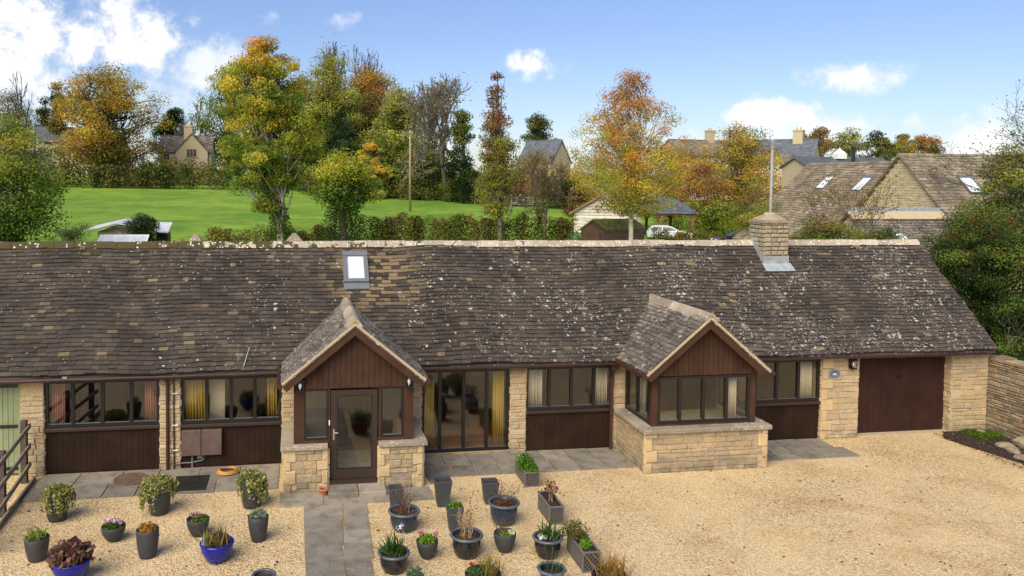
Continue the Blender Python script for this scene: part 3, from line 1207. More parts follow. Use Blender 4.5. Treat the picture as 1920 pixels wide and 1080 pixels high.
def long_house():
    H = HOUSE
    L = math.hypot(RY + .25, RZ - EZ)
    vdir = (0, RY + .25, RZ - EZ)
    # roof
    mb = MB()
    tiles(mb, (XL_, -.25, EZ), (1, 0, 0), vdir, XR_ - XL_, L - .06, course=.110, wr=(.13, .25), thick=.036, seed=11, wave=.017)
    tiles(mb, (XR_, 2 * RY + .25, EZ), (-1, 0, 0), (0, -(RY + .25), RZ - EZ), XR_ - XL_, L - .06, course=.22, wr=(.3, .5), thick=.03, seed=12)
    e = .035
    mb.prism([(XL_, -.22, EZ - e), (XL_, RY, RZ - e), (XL_, RY, RZ - e - .06), (XL_, -.22, EZ - e - .06)], (XR_ - XL_ - .012, 0, 0))
    mb.prism([(XL_, 2 * RY + .22, EZ - e), (XL_, RY, RZ - e), (XL_, RY, RZ - e - .06), (XL_, 2 * RY + .22, EZ - e - .06)], (XR_ - XL_ - .012, 0, 0))
    roof = part('roof', mb, M_ROOF, H)
    # ridge stones
    rg = MB()
    rng = random.Random(3)
    x = XL_
    while x < XR_ - .05:
        w = min(rng.uniform(.38, .5), XR_ - x)
        z = RZ + .028 + rng.uniform(-.008, .008)
        prof = [(-.15, -.115), (-.11, -.04), (-.05, .015), (0, .03), (.05, .015), (.11, -.04), (.15, -.115), (.12, -.13), (0, -.02), (-.12, -.13)]
        rg.prism([(x + .004, RY + a, z + b) for a, b in prof], (w - .008, 0, 0))
        x += w
    part('ridge', rg, M_RIDGE_MAIN, roof)
    # stone piers of the front
    st = MB()
    th = .34

    def pier(x0, x1, seed, y0=0.0, z1=2.03, quoin=None, sides=True, ashlar_top=False):
        st.box(x0 + .012, x1 - .012, y0 + .012, y0 + th, 0, z1 + .10, 1)
        stones(st, (x0, y0, 0), (1, 0, 0), (0, 0, 1), x1 - x0, z1, seed=seed, quoin=quoin, lw=(.13, .34))
        if sides:
            stones(st, (x0, y0 + th, 0), (0, -1, 0), (0, 0, 1), th, z1, seed=seed + 50, lw=(.12, .3))
            stones(st, (x1, y0, 0), (0, 1, 0), (0, 0, 1), th, z1, seed=seed + 80, lw=(.12, .3))
    pier(-5.53, -5.09, 1, z1=1.66)
    st.box(-5.525, -5.095, -.012, .3, 1.665, 2.03, 2)
    pier(-2.82, -2.41, 2)
    pier(-.31, .0, 3)
    pier(2.5, 2.70, 4)
    pier(4.72, 5.08, 5)
    pier(7.16, 7.52, 6)
    pier(9.9, 10.2, 16)
    pier(12.40, 13.39, 7, quoin=(.30, 0))
    pier(15.95, 16.95, 8)
    # plinths below the windows' glass doors
    stones(st, (2.70, .03, 0), (1, 0, 0), (0, 0, 1), 2.02, .09, ch=(.09, .09), seed=21, lw=(.3, .6))
    st.box(2.70, 4.72, .035, .3, 0, .085, 1)
    # left end beyond the green door, right gable, rear
    st.box(-9.5, -6.72, 0.0, .34, 0, 2.1, 1)
    stones(st, (-9.5, 0, 0), (1, 0, 0), (0, 0, 1), 2.78, 2.03, seed=31)
    st.box(-9.5, XR_, 4.66, 5.0, 0, 2.1, 1)
    gx = XR_ - .03
    st.prism([(gx, .335, 0), (gx, 5.0, 0), (gx, 5.0, 2.05), (gx, RY, RZ - .14), (gx, .335, 2.35)], (-.3, 0, 0), 1)
    st.prism([(-9.45, .335, 0), (-9.45, 5.0, 0), (-9.45, 5.0, 2.05), (-9.45, RY, RZ - .14), (-9.45, .335, 2.35)], (.3, 0, 0), 1)
    stones(st, (XR_, .02, 0), (0, 1, 0), (0, 0, 1), 4.8, 3.9, seed=33, inside=lambda a, b: b < min(2.0 + SL * (a + .15), 2.0 + SL * (2 * RY - a)) - .05)
    part('stone_wall', st, [M_STONE, M_MORTAR, M_ASHLAR], H)
    # rooms behind the glass
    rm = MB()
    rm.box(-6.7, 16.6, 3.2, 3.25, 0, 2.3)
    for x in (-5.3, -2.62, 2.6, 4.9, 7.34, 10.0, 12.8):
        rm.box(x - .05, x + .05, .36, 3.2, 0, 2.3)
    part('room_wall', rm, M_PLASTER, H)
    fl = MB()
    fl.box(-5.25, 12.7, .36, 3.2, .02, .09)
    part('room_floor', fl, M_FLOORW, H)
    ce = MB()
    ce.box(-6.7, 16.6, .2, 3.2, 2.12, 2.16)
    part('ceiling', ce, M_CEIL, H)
    # fascia over the openings
    for x0, x1 in ((-5.09, -2.82), (-2.41, -.31), (2.70, 4.72), (5.08, 7.16), (10.2, 12.40), (13.39, 15.95)):
        fa = MB()
        fa.box(x0, x1, .045, .16, 1.955, 2.16)
        part('lintel', fa, M_FRAME, H)
    sf = MB()
    sf.box(-9.4, 16.93, -.17, .05, 2.075, 2.10)
    sf.box(-9.4, 16.93, -.20, -.172, 2.03, 2.115)
    part('soffit', sf, M_DKBROWN, H)
    # window bays: frame above, boarded panel below
    for nm, x0, x1, z0, mul in (('a', -5.09, -2.82, .97, [-4.55, -3.97, -3.40]), ('b', -2.41, -.31, .95, [-1.885, -1.375, -.885]),
                                ('c', 5.08, 7.16, .96, [5.64, 6.165, 6.70]), ('d', 10.2, 12.40, .93, [10.72, 11.27, 11.83])):
        window(H, x0, x1, z0, 1.955, .05, mul)
        sl_ = MB()
        sl_.box(x0, x1, .0, .16, z0 - .075, z0 - .003)
        part('window_sill', sl_, M_DOOR, H, bevel=.008)
        pn = MB()
        boards(pn, (x0, .075, .04), (1, 0, 0), (0, 0, 1), x1 - x0, z0 - .12, bw=.115, thick=.012, gap=.004)
        pn.box(x0, x1, .078, .16, .0, z0 - .08)
        part('boarded_panel', pn, M_DKBROWN, H)
    window(H, 2.70, 4.72, .09, 1.955, .05, [3.13, 3.665, 4.19], fw=.075)
    # meter boxes on the second panel
    for x0, x1 in ((-2.38, -1.985), (-1.975, -1.56)):
        mt = MB()
        mt.box(x0, x1, -.06, .074, .30, .84)
        part('meter_box', mt, M_METER, H, bevel=.012)
    cn = MB()
    cn.tube([(-2.17, .03, .30), (-2.17, .03, .02)], .022, 8)
    cn.tube([(-2.41, .03, .13), (-2.2, .03, .13), (-1.98, .03, .17), (-1.93, .03, .19), (-1.92, .03, .30)], .012, 6)
    cn.box(-2.07, -1.96, .0, .07, .22, .29)
    part('conduit', cn, M_STEEL, H)
    # garage door
    gd = MB()
    boards(gd, (13.39, .235, .03), (1, 0, 0), (0, 0, 1), 2.56, 1.95, bw=.098, thick=.012, gap=.006)
    gd.box(13.39, 15.95, .238, .27, .03, 2.05)
    g = part('garage_door', gd, M_GARAGE, H)
    h = MB()
    h.box(14.62, 14.72, .20, .224, 1.38, 1.42)
    h.tube([(14.67, .205, 1.40), (14.67, .185, 1.40)], .02, 8)
    part('handle', h, M_BLACK, g)
    gt = MB()
    gt.box(13.39, 15.95, .02, .3, .0, .028)
    part('threshold', gt, M_PALE, H)
    # green door at the far left
    d = MB()
    boards(d, (-6.62, .115, .05), (1, 0, 0), (0, 0, 1), 1.02, 1.86, bw=.105, thick=.018, gap=.008)
    d.box(-6.62, -5.60, .118, .16, .05, 1.91)
    gdr = part('plank_door', d, M_GREEN, H, label='sage green plank door with black strap hinges')
    for z in (.16, 1.03, 1.86):
        hg = MB()
        hg.box(-6.5, -5.56, .075, .094, z - .03, z + .03)
        hg.tube([(-5.58, .085, z - .07), (-5.58, .085, z + .07)], .022, 8)
        part('strap_hinge', hg, M_BLACK, gdr)
    jb = MB()
    jb.box(-5.60, -5.545, .06, .2, 0, 1.97)
    jb.box(-6.70, -6.62, .06, .2, 0, 1.97)
    jb.box(-6.62, -5.60, .06, .2, 1.915, 1.97)
    jb.box(-6.70, -5.545, .10, .2, 1.98, 2.12)
    part('door_frame', jb, M_GREEN, H)
    # gutters and downpipes
    def gutter(x0, x1, y=-.30, z=2.075, sag=.012, n=12):
        m = MB()
        xs = np.linspace(x0, x1, n)
        k = 7
        vs = []
        for i, x in enumerate(xs):
            zz = z - sag * math.sin(i / (n - 1) * math.pi) + .004 * math.sin(i * 2.1)
            for j in range(k):
                a = math.pi + math.pi * j / (k - 1)
                vs.append((x, y + .058 * math.cos(a), zz + .052 * math.sin(a)))
            for j in range(k - 1, -1, -1):
                a = math.pi + math.pi * j / (k - 1)
                vs.append((x, y + .048 * math.cos(a), zz + .042 * math.sin(a)))
        q = 2 * k
        fs = [(i * q + j, i * q + (j + 1) % q, (i + 1) * q + (j + 1) % q, (i + 1) * q + j) for i in range(n - 1) for j in range(q)]
        fs += [tuple(range(q - 1, -1, -1)), tuple((n - 1) * q + j for j in range(q))]
        m.add(vs, fs)
        return part('gutter', m, M_GUTTER, H, smooth=False)
    gutter(-9.4, -.34, n=20, sag=.02)
    gutter(2.58, 7.10)
    gutter(10.02, 12.25)
    gutter(12.25, 16.7, z=2.062, y=-.285)
    dp = MB()
    dp.tube([(-2.66, -.28, 2.03), (-2.66, -.26, 1.98), (-2.66, -.06, 1.93), (-2.66, -.05, 1.8), (-2.66, -.05, .03)], .034, 10)
    part('downpipe', dp, M_GUTTER, H)
    dq = MB()
    dq.tube([(-2.535, -.03, 1.99), (-2.535, -.03, .03)], .016, 8)
    dq.tube([(-2.535, -.03, .12), (-2.40, -.03, .12)], .012, 8)
    part('downpipe', dq, M_GUTTER, H)
    for z in (1.62, .95, .42):
        cl = MB()
        cl.box(-2.56, -2.45, -.045, .0, z, z + .018)
        part('pipe_clip', cl, M_WHITE, H)
    dr = MB()
    dr.tube([(7.08, -.16, 1.92), (7.08, -.14, 1.80), (7.08, -.06, 1.70), (7.08, -.06, .04)], .036, 10)
    dr.box(7.0, 7.17, -.24, -.08, 1.88, 2.02)
    part('downpipe', dr, M_GUTTER, H)
    # small things on the stone front
    pl = MB()
    n = 28
    c = (12.72, -.028, 1.58)
    pl.prism([(c[0] + .165 * math.cos(2 * math.pi * i / n), c[1], c[2] + .125 * math.sin(2 * math.pi * i / n)) for i in range(n)], (0, .03, 0))
    pq = part('name_plaque', pl, M_LEAD, H, label='oval slate-grey house plaque')
    in_ = MB()
    in_.prism([(c[0] + .14 * math.cos(2 * math.pi * i / n), c[1] - .006, c[2] + .102 * math.sin(2 * math.pi * i / n)) for i in range(n)], (0, .005, 0))
    part('plaque_face', in_, M_SLATE, pq)
    mo = MB()
    for dx, dz, r in ((-.02, .005, .028), (.015, .0, .022), (.035, -.018, .014), (-.045, -.012, .014)):
        mo.prism([(c[0] + dx + r * math.cos(2 * math.pi * i / 12), c[1] - .010, c[2] + dz + r * .7 * math.sin(2 * math.pi * i / 12)) for i in range(12)], (0, .003, 0))
    part('plaque_motif', mo, M_WHITE, pq)

    def lamp(x, y, z):
        m = MB()
        m.box(x - .055, x + .055, y - .03, y, z - .10, z + .14)
        m.prism([(x - .085, y - .17, z + .10), (x + .085, y - .17, z + .10), (x + .085, y - .02, z + .13), (x - .085, y - .02, z + .13)], (0, 0, .02))
        m.box(x - .07, x + .07, y - .155, y - .03, z - .11, z - .09)
        for dx in (-.062, .054):
            for dy in (-.15, -.05):
                m.box(x + dx, x + dx + .010, y + dy, y + dy + .010, z - .09, z + .105)
        lp = part('wall_lamp', m, M_BLACK, H)
        bl = MB()
        bl.lathe([(.012, -.08), (.02, -.04), (.034, .0), (.03, .035), (.012, .06)], (x, y - .09, z), 12)
        part('bulb', bl, M_WHITE, lp, smooth=True)
    lamp(13.15, -.0, 1.82)
    lamp(.06, -1.56, 2.13)
    lamp(2.19, -1.56, 2.15)
    # skylight
    sk = MB()
    x0, x1 = 1.07, 1.66
    a, b = on_roof(0, 1.46), on_roof(0, 2.15)
    nrm = np.array([0, -SL, 1.0]) / math.hypot(1, SL)

    def slab(m, xa, xb, t0, t1, d0, d1):
        P0 = a + (b - a) * t0
        P1 = a + (b - a) * t1
        q = [(xa, *(P0 + nrm * d0)[1:]), (xb, *(P0 + nrm * d0)[1:]), (xb, *(P1 + nrm * d0)[1:]), (xa, *(P1 + nrm * d0)[1:])]
        m.prism(q, nrm * (d1 - d0))
    slab(sk, x0, x1, .0, .10, .03, .10)
    slab(sk, x0, x1, .86, 1.0, .03, .115)
    slab(sk, x0, x0 + .10, .10, .86, .03, .10)
    slab(sk, x1 - .10, x1, .10, .86, .03, .10)
    slab(sk, x0 - .005, x1 + .005, -.20, -.0, .035, .05)
    s = part('skylight', sk, M_STEEL, H)
    sg = MB()
    slab(sg, x0 + .09, x1 - .09, .10, .86, .045, .07)
    part('skylight_blind', sg, M_SLGLASS, s)
    sp = MB()
    slab(sp, x0 + .09, x1 - .09, .10, .86, .08, .088)
    part('skylight_pane', sp, M_GLASS, s)
    # chimney
    cx0, cx1, cy0, cy1, ct = 11.94, 12.62, 1.80, 2.48, 5.10
    ch = MB()
    zb = 3.9
    ch.box(cx0 + .015, cx1 - .015, cy0 + .015, cy1, zb, ct, 1)
    kw = dict(ch=(.095, .13), lw=(.13, .21), prot=(.010, .03), ch0=.018, gap=.022)
    stones(ch, (cx0, cy0, zb), (1, 0, 0), (0, 0, 1), cx1 - cx0, ct - zb, seed=41, **kw)
    stones(ch, (cx0, cy1, zb), (0, -1, 0), (0, 0, 1), cy1 - cy0, ct - zb, seed=42, **kw)
    stones(ch, (cx1, cy0, zb), (0, 1, 0), (0, 0, 1), cy1 - cy0, ct - zb, seed=43, **kw)
    ch.box(cx0 - .03, cx1 + .03, cy0 - .03, cy1 + .03, ct, ct + .07, 0)
    ch.lathe([(.36, .07), (.35, .10), (.27, .15), (.17, .19)], ((cx0 + cx1) / 2, (cy0 + cy1) / 2, ct), 24, 2, sq=.55)
    chim = part('chimney', ch, [M_OLDW, M_OLDM, M_OLDW], H)
    pt = MB()
    pt.lathe([(.16, 0), (.16, .07), (.13, .09), (.13, .10)], ((cx0 + cx1) / 2, (cy0 + cy1) / 2, ct + .16), 16)
    part('chimney_pot', pt, M_PALE, chim)
    ld = MB()
    ld.box(cx0 - .012, cx1 + .012, cy0 - .024, cy0 - .004, on_roof(0, cy0)[2] + .02, on_roof(0, cy0)[2] + .25)
    a2, b2 = on_roof(0, cy0 - .20, .055), on_roof(0, cy0 - .005, .06)
    ld.prism([(cx0 - .05, *a2[1:]), (cx1 + .10, *a2[1:]), (cx1 + .06, *b2[1:]), (cx0 - .05, *b2[1:])], (0, -.008, .012))
    for sx in (cx0 - .022, cx1 + .006):
        for k in range(5):
            y0 = cy0 + k * .125
            z0 = on_roof(0, y0)[2]
            ld.box(sx, sx + .016, y0, y0 + .12, z0 + .02, z0 + .26)
    part('lead_flashing', ld, M_LEAD, chim)
    vp = MB()
    a3, b3 = on_roof(-1.10, -.22, .05), on_roof(-1.00, .10, .10)
    vp.bar(a3, b3, .016, .012)
    part('roof_bracket', vp, M_GALV, H)
    # small stone-capped gablets of the rear slope, just showing over the ridge
    for uu, vv in ((367, 441), (552, 438)):
        P = at(uu, vv, 4.2)
        w2 = MB()
        k = .98
        w2.lathe([(k, -1.0), (.30, -.16), (.14, -.02), (.03, .03)], (P[0], P[1], P[2] - .03), 4, sq=0)
        gb_ = part('rear_gablet', w2, M_LEDGE, H)
        w3 = MB()
        for sx in (-1, 1):
            for sy in (-1, 1):
                w3.tube([(P[0] + sx * .66, P[1] + sy * .66, P[2] - .98), (P[0], P[1], P[2] - .02)], .06, 6)
        part('hip_stone', w3, M_RIDGE, gb_)
        w4 = MB()
        w4.box(P[0] - .6, P[0] + .6, P[1] - .6, P[1] + .6, 2.0, P[2] - .95)
        part('rear_stack', w4, M_PALE, gb_)


long_house()


def gabled_bay(x0, x1, xm, za, ze, yf, yb, apex_name):
    """gabled roof that runs from the front (yf) back into the big roof"""
    H = HOUSE
    mb = MB()
    for sx, xe in ((-1, x0), (1, x1)):
        wdt = abs(xe - xm)
        L = math.hypot(wdt, za - ze)
        if sx < 0:
            tiles(mb, (xe, yb, ze), (0, -1, 0), (wdt, 0, za - ze), yb - yf, L - .03, course=.105, wr=(.13, .24), thick=.030, seed=71 + int(x0))
        else:
            tiles(mb, (xe, yf, ze), (0, 1, 0), (-wdt, 0, za - ze), yb - yf, L - .03, course=.105, wr=(.13, .24), thick=.030, seed=73 + int(x0))
        n = np.array([sx * (za - ze), 0, wdt]) / L
        d = .05
        mb.prism([(xe - n[0] * .035, yf + .01, ze - n[2] * .035), (xm, yf + .01, za - .04), (xm, yf + .01, za - .04 - d), (xe - n[0] * .035, yf + .01, ze - n[2] * .035 - d)], (0, yb - yf - .02, 0))
    rf = part('gable_roof', mb, M_ROOF2, H)
    rg = MB()
    y = yf - .01
    rng = random.Random(5)
    while y < yb + .12:
        w = rng.uniform(.36, .46)
        z = za + .04 + rng.uniform(-.006, .006)
        prof = [(-.15, -.135), (-.11, -.055), (-.055, .01), (0, .03), (.055, .01), (.11, -.055), (.15, -.135), (.115, -.145), (0, -.02), (-.115, -.145)]
        rg.prism([(xm + a, y + .003, z + b) for a, b in prof], (0, min(w, yb + .14 - y) - .006, 0))
        y += w
    part('gable_ridge', rg, M_RIDGE, rf)
    # mortar verge and barge boards
    vg, bb = MB(), MB()
    for sx, xe in ((-1, x0), (1, x1)):
        wdt = abs(xe - xm)
        n = np.array([sx * (za - ze), 0, wdt]) / math.hypot(wdt, za - ze)
        A, B = np.array([xe, 0, ze]), np.array([xm, 0, za])

        def q(d0, d1, ext=0.0):
            u = (A - B) / np.linalg.norm(A - B)
            k = math.hypot(wdt, za - ze) / wdt
            return [A + u * ext + n * d0, B + np.array([0, 0, d0 * k]), B + np.array([0, 0, d1 * k]), A + u * ext + n * d1]
        poly = q(-.045, .0)
        vg.prism([(p[0], yf - .004, p[2]) for p in poly], (0, .06, 0))
        poly = q(-.20, -.045, .03)
        bb.prism([(p[0], yf + .03, p[2]) for p in poly], (0, .03, 0))
    part('verge_mortar', vg, M_PALE, rf)
    part('barge_board', bb, M_BROWN, rf)
    # eaves gutters along the flanks
    for xe, sx in ((x0, -1), (x1, 1)):
        g = MB()
        g.tube([(xe + sx * .045, yf + .0, ze - .05), (xe + sx * .045, -.26, ze - .045)], .05, 8)
        part('gutter', g, M_GUTTER, H)


def porch():
    H = HOUSE
    gabled_bay(-.30, 2.52, 1.11, 3.37, 2.22, -1.80, 1.35, 'porch')
    for x0, x1, sd in ((-.23, .61, 91), (1.61, 2.49, 95)):
        st = MB()
        st.box(x0 + .015, x1 - .015, -1.61, -1.27, 0, .86, 1)
        xs = (x0, x0 + .34) if x0 < 0 else (x1 - .34, x1)
        st.box(xs[0] + .015, xs[1] - .015, -1.27, 0.0, 0, .86, 1)
        kw = dict(lw=(.16, .42), ch=(.08, .17))
        stones(st, (x0, -1.62, 0), (1, 0, 0), (0, 0, 1), x1 - x0, .86, seed=sd, quoin=(.22, .22), **kw)
        stones(st, (x0, 0, 0), (0, -1, 0), (0, 0, 1), 1.62, .86, seed=sd + 1, quoin=(0, .2), **kw)
        stones(st, (x1, -1.62, 0), (0, 1, 0), (0, 0, 1), 1.62 if x0 > 0 else .34, .86, seed=sd + 2, quoin=(.2, 0), **kw)
        part('porch_pier', st, [M_STONE2, M_MORTAR, M_ASHLAR], H)
    for x0, x1 in ((-.31, .60), (1.60, 2.57)):
        lg = MB()
        z0, z1 = .865, .945
        lg.prism([(x0, -1.70, z0), (x1, -1.70, z0), (x1, -1.70, z1 - .02), (x0, -1.70, z1 - .02)], (0, .02, 0))
        lg.prism([(x0, -1.68, z0), (x1, -1.68, z0), (x1, -1.68, z1), (x0, -1.68, z1)], (0, .38, 0))
        xs = (x0, x0 + .42) if x0 < 0 else (x1 - .42, x1)
        lg.box(xs[0], xs[1], -1.299, -.005, z0, z1 - .003)
        part('stone_ledge', lg, M_LEDGE, H, bevel=.012)
    # timber front
    yf = -1.52
    for q in ([(-.06, .14, .955, 2.03), (.61, .645, .955, 2.03), (.14, .61, .955, 1.02), (.613, .66, .18, .953)],
              [(2.10, 2.30, .955, 2.03), (1.605, 1.645, .955, 2.03), (1.645, 2.10, .955, 1.02), (1.575, 1.63, .18, .953)]):
        fr = MB()
        for x0, x1, z0, z1 in q:
            fr.box(x0, x1, yf, -1.40, z0, z1)
        part('porch_frame', fr, M_BROWN, H)
    window(H, .14, .61, 1.022, 2.02, yf - .01, [], fw=.035)
    window(H, 1.645, 2.10, 1.022, 2.02, yf - .01, [], fw=.035)
    gb = MB()
    xa, xb = -.06, 2.30
    boards(gb, (xa, yf - .012, 2.032), (1, 0, 0), (0, 0, 1), xb - xa, 2, bw=.112, thick=.018, gap=.008,
           top=lambda u: max(0, (3.32 - 2.032) - abs(xa + u - 1.11) * (1.15 / 1.41) - .03))
    gb.prism([(xa, yf - .010, 2.032), (xb, yf - .010, 2.032), (1.11, yf - .010, 3.28)], (0, .05, 0))
    part('gable_boarding', gb, M_BROWN, H)
    # side walls over the ledges: timber posts with a glazed light
    for x, d in ((-.06, 1), (2.30, -1)):
        window(H, -1.38, -.02, .955, 2.0, x if d > 0 else x - .07, [-.72], axis='y', fw=.08)
        hd = MB()
        hd.box(min(x, x + d * .08), max(x, x + d * .08), -1.38, -.02, 2.003, 2.2)
        part('porch_side_head', hd, M_BROWN, H)
    # the glazed door
    dr = MB()
    y0, y1 = yf + .005, yf + .065
    dr.box(.66, .78, y0, y1, .21, 1.985)
    dr.box(1.48, 1.575, y0, y1, .21, 1.985)
    dr.box(.78, 1.48, y0, y1, .21, .40)
    dr.box(.78, 1.48, y0, y1, 1.88, 1.985)
    door = part('front_door', dr, M_DOOR, H, label='glazed dark brown front door')
    pn = MB()
    pn.box(.775, 1.485, y0 + .025, y0 + .031, .395, 1.885)
    part('pane', pn, M_GLASS, door)
    bd = MB()
    for q in ((.78, .80, .40, 1.88), (1.46, 1.48, .40, 1.88), (.80, 1.46, .40, .42), (.80, 1.46, 1.86, 1.88)):
        bd.box(q[0], q[1], y0 + .006, y0 + .022, q[2], q[3])
    part('glazing_bead', bd, M_FRAME, door)
    hd = MB()
    hd.box(.705, .735, y0 - .012, y0, 1.0, 1.22)
    hd.tube([(.72, y0 - .012, 1.15), (.72, y0 - .05, 1.15), (.80, y0 - .055, 1.15)], .011, 8)
    part('handle', hd, M_BRASS, door)
    db = MB()
    db.box(.620, .642, yf - .018, yf - .002, 1.30, 1.40)
    part('door_bell', db, M_WHITE, H)
    sl_ = MB()
    sl_.box(.61, 1.63, yf - .06, -1.40, .13, .205)
    part('door_sill', sl_, M_DOOR, H)
    ft = MB()
    ft.box(.12, 2.1, -1.39, .3, .0, .14)
    part('porch_floor', ft, M_PAVE, H)
    sp = MB()
    sp.box(.60, 1.18, -2.02, -1.46, 0.0, .125)
    sp.box(1.19, 1.72, -2.02, -1.46, 0.0, .12)
    part('door_step', sp, M_PAVE, H, bevel=.012)
    bk = MB()
    bk.box(-.0, .62, .0, .2, .14, 2.1)
    bk.box(1.6, 2.5, .0, .2, .14, 2.1)
    part('porch_back_wall', bk, M_PLASTER, H)


porch()


def bay():
    H = HOUSE
    gabled_bay(7.14, 9.96, 8.55, 3.34, 2.15, -1.74, 1.2, 'bay')
    st = MB()
    x0, x1, yf = 7.24, 10.02, -1.55
    st.box(x0 + .015, x1 - .015, yf + .015, 0, 0, .85, 1)
    kw = dict(lw=(.16, .45), ch=(.07, .14))
    stones(st, (x0, yf, 0), (1, 0, 0), (0, 0, 1), x1 - x0, .85, seed=101, quoin=(.26, .22), **kw)
    stones(st, (x0, 0, 0), (0, -1, 0), (0, 0, 1), -yf, .85, seed=102, quoin=(0, .12), **kw)
    stones(st, (x1, yf, 0), (0, 1, 0), (0, 0, 1), -yf, .85, seed=103, quoin=(.2, 0), **kw)
    part('bay_base', st, [M_STONE2, M_MORTAR, M_ASHLAR], H)
    lg = MB()
    lg.box(x0 - .09, x1 + .06, yf - .10, yf + .25, .855, .955)
    lg.box(x0 - .09, x0 + .3, yf + .251, -.002, .856, .953)
    lg.box(x1 - .3, x1 + .06, yf + .251, -.002, .856, .953)
    part('stone_ledge', lg, M_LEDGE, H, bevel=.02)
    yt = -1.42
    fr = MB()
    fr.box(7.42, 7.55, yt, yt + .12, .96, 2.03)
    fr.box(9.66, 9.80, yt, yt + .12, .96, 2.03)
    fr.box(7.55, 9.66, yt + .01, yt + .12, .957, 1.015)
    part('bay_frame', fr, M_BROWN, H)
    window(H, 7.55, 9.66, 1.018, 2.015, yt - .012, [8.05, 8.59, 9.12], fw=.055, mw=.07)
    window(H, -1.28, -.02, .96, 2.0, 7.42, [-.62], axis='y', fw=.08)
    window(H, -1.28, -.02, .96, 2.0, 9.73, [-.62], axis='y', fw=.08)
    hd = MB()
    hd.box(7.43, 7.5, -1.3, -.02, 2.003, 2.2)
    hd.box(9.72, 9.79, -1.3, -.02, 2.003, 2.2)
    part('bay_side_head', hd, M_BROWN, H)
    gb = MB()
    xa, xb = 7.42, 9.80
    xm = 8.55
    boards(gb, (xa, yt - .012, 2.035), (1, 0, 0), (0, 0, 1), xb - xa, 2, bw=.112, thick=.018, gap=.008,
           top=lambda u: max(0, (3.29 - 2.035) - abs(xa + u - xm) * (1.19 / 1.41) - .03))
    gb.prism([(xa, yt - .010, 2.035), (xb, yt - .010, 2.035), (xm, yt - .010, 3.25)], (0, .05, 0))
    part('gable_boarding', gb, M_BROWN, H)


bay()

# curtains and blinds behind the glass
curtain('pink curtain at the left end of the leftmost wide window', -5.0, -4.73, 1.0, 1.9, .2, C_PINK)
curtain('pink curtain at the right end of the leftmost wide window', -3.16, -2.92, 1.0, 1.9, .2, C_PINK, waves=5)
curtain('yellow curtain in the window directly above the two meter boxes', -2.34, -1.92, 1.0, 1.9, .2, C_YEL, waves=7)
curtain('beige blind next to the yellow curtain above the meter boxes', -1.84, -1.52, .9, 1.95, .24, C_BLIND, waves=.5, amp=.01)
curtain('yellow curtain in the window light nearest the porch, left of it', -.64, -.42, 1.0, 1.9, .2, C_YEL, waves=4)
curtain('yellow floor-length curtain beside the porch in the patio doors', 2.78, 3.02, .1, 1.9, .22, C_YEL, waves=5)
curtain('yellow floor-length curtain at the right end of the patio doors', 4.36, 4.62, .1, 1.9, .22, C_YEL, waves=5)
curtain('cream curtain at the left of the four-light window by the patio doors', 5.14, 5.52, 1.0, 1.9, .2, C_CREAM, waves=6)
curtain('cream curtain beside the downpipe in the four-light window', 6.74, 7.08, 1.0, 1.9, .2, C_CREAM, waves=6)
curtain('cream curtain in the window between the bay and the oval plaque', 11.92, 12.28, .98, 1.88, .2, C_CREAM, waves=6)
curtain('pale curtain inside the front of the projecting bay, right end', 9.25, 9.45, 1.0, 1.95, -1.22, C_CREAM, waves=4)
curtain('pale curtain inside the left flank of the projecting bay', -.62, -.32, 1.0, 1.95, 7.62, C_CREAM, waves=4, axis='y')

# ------------------------------------------------------------------ pots in the yard
ZG = .004
PG = 'planted pots standing on the gravel'


def pot(name, label, x, y, prof, body, soil=None, rim=None, sq=0.0, n=28, cat='plant pot', group=PG, tilt=None):
    """prof: outside profile [(r, z)...] up to the rim; turned hollow with a 22 mm wall; soil height"""
    rt = root(name, label, cat, (x, y, ZG), group)
    H = prof[-1][1]
    rin = prof[-1][0] - .024
    zs = soil if soil is not None else H - .04
    k = np.interp(zs, [p[1] for p in prof], [p[0] for p in prof]) - .024
    full = list(prof) + [(prof[-1][0] - .006, H + .008), (rin + .004, H + .006), (rin, H - .01), (k, zs - .01)]
    m = MB()
    m.lathe(full, (x, y, ZG), n, sq=sq)
    b = part('pot', m, body, rt, smooth=not sq)
    if sq:
        b.modifiers.new('bevel', 'BEVEL').width = .004
    if rim:
        rm = MB()
        R = prof[-1][0]
        rm.lathe([(R - .026, H - .012), (R + .012, H - .026), (R + .022, H - .006), (R + .012, H + .014), (R - .012, H + .016), (R - .028, H + .004)], (x, y, ZG), n, sq=sq, loop=True)
        part('rim', rm, rim, rt, smooth=not sq)
    s = MB()
    prev = zs
    rng = random.Random(int((x + 9) * 100))
    s.lathe([(k + .002, zs - .02), (k * .99, zs), (k * .6, zs + .012), (k * .2, zs + .006)], (x, y, ZG), n, sq=sq)
    part('soil', s, M_SOIL, rt)
    return rt, zs + ZG, k


def leaves(rt, pts, size, pal, name='foliage', aspect=.6, up=.4, seed=1, jit=.3, m=None):
    rng = np.random.default_rng(seed)
    pts = np.asarray(pts)
    cols = np.array(pal)[rng.integers(0, len(pal), len(pts))] * rng.uniform(1 - jit, 1 + jit, (len(pts), 1))
    return put(name, leaf_mesh(name, pts, size, cols, aspect, up, rng), rt)


def mound(x, y, z, rx, ry, rz, n, seed=1, shell=.5, flat=0.0):
    rng = np.random.default_rng(seed)
    d = rng.normal(size=(n, 3))
    d /= np.linalg.norm(d, axis=1)[:, None]
    r = rng.uniform(shell, 1, n) ** .7
    lump = 1 + .15 * np.sin(d[:, 0] * 7 + seed) * np.cos(d[:, 1] * 6)
    p = d * (r * lump)[:, None] * np.array([rx, ry, rz])
    p[:, 2] = np.maximum(p[:, 2], -flat * rz)
    return p + np.array([x, y, z])


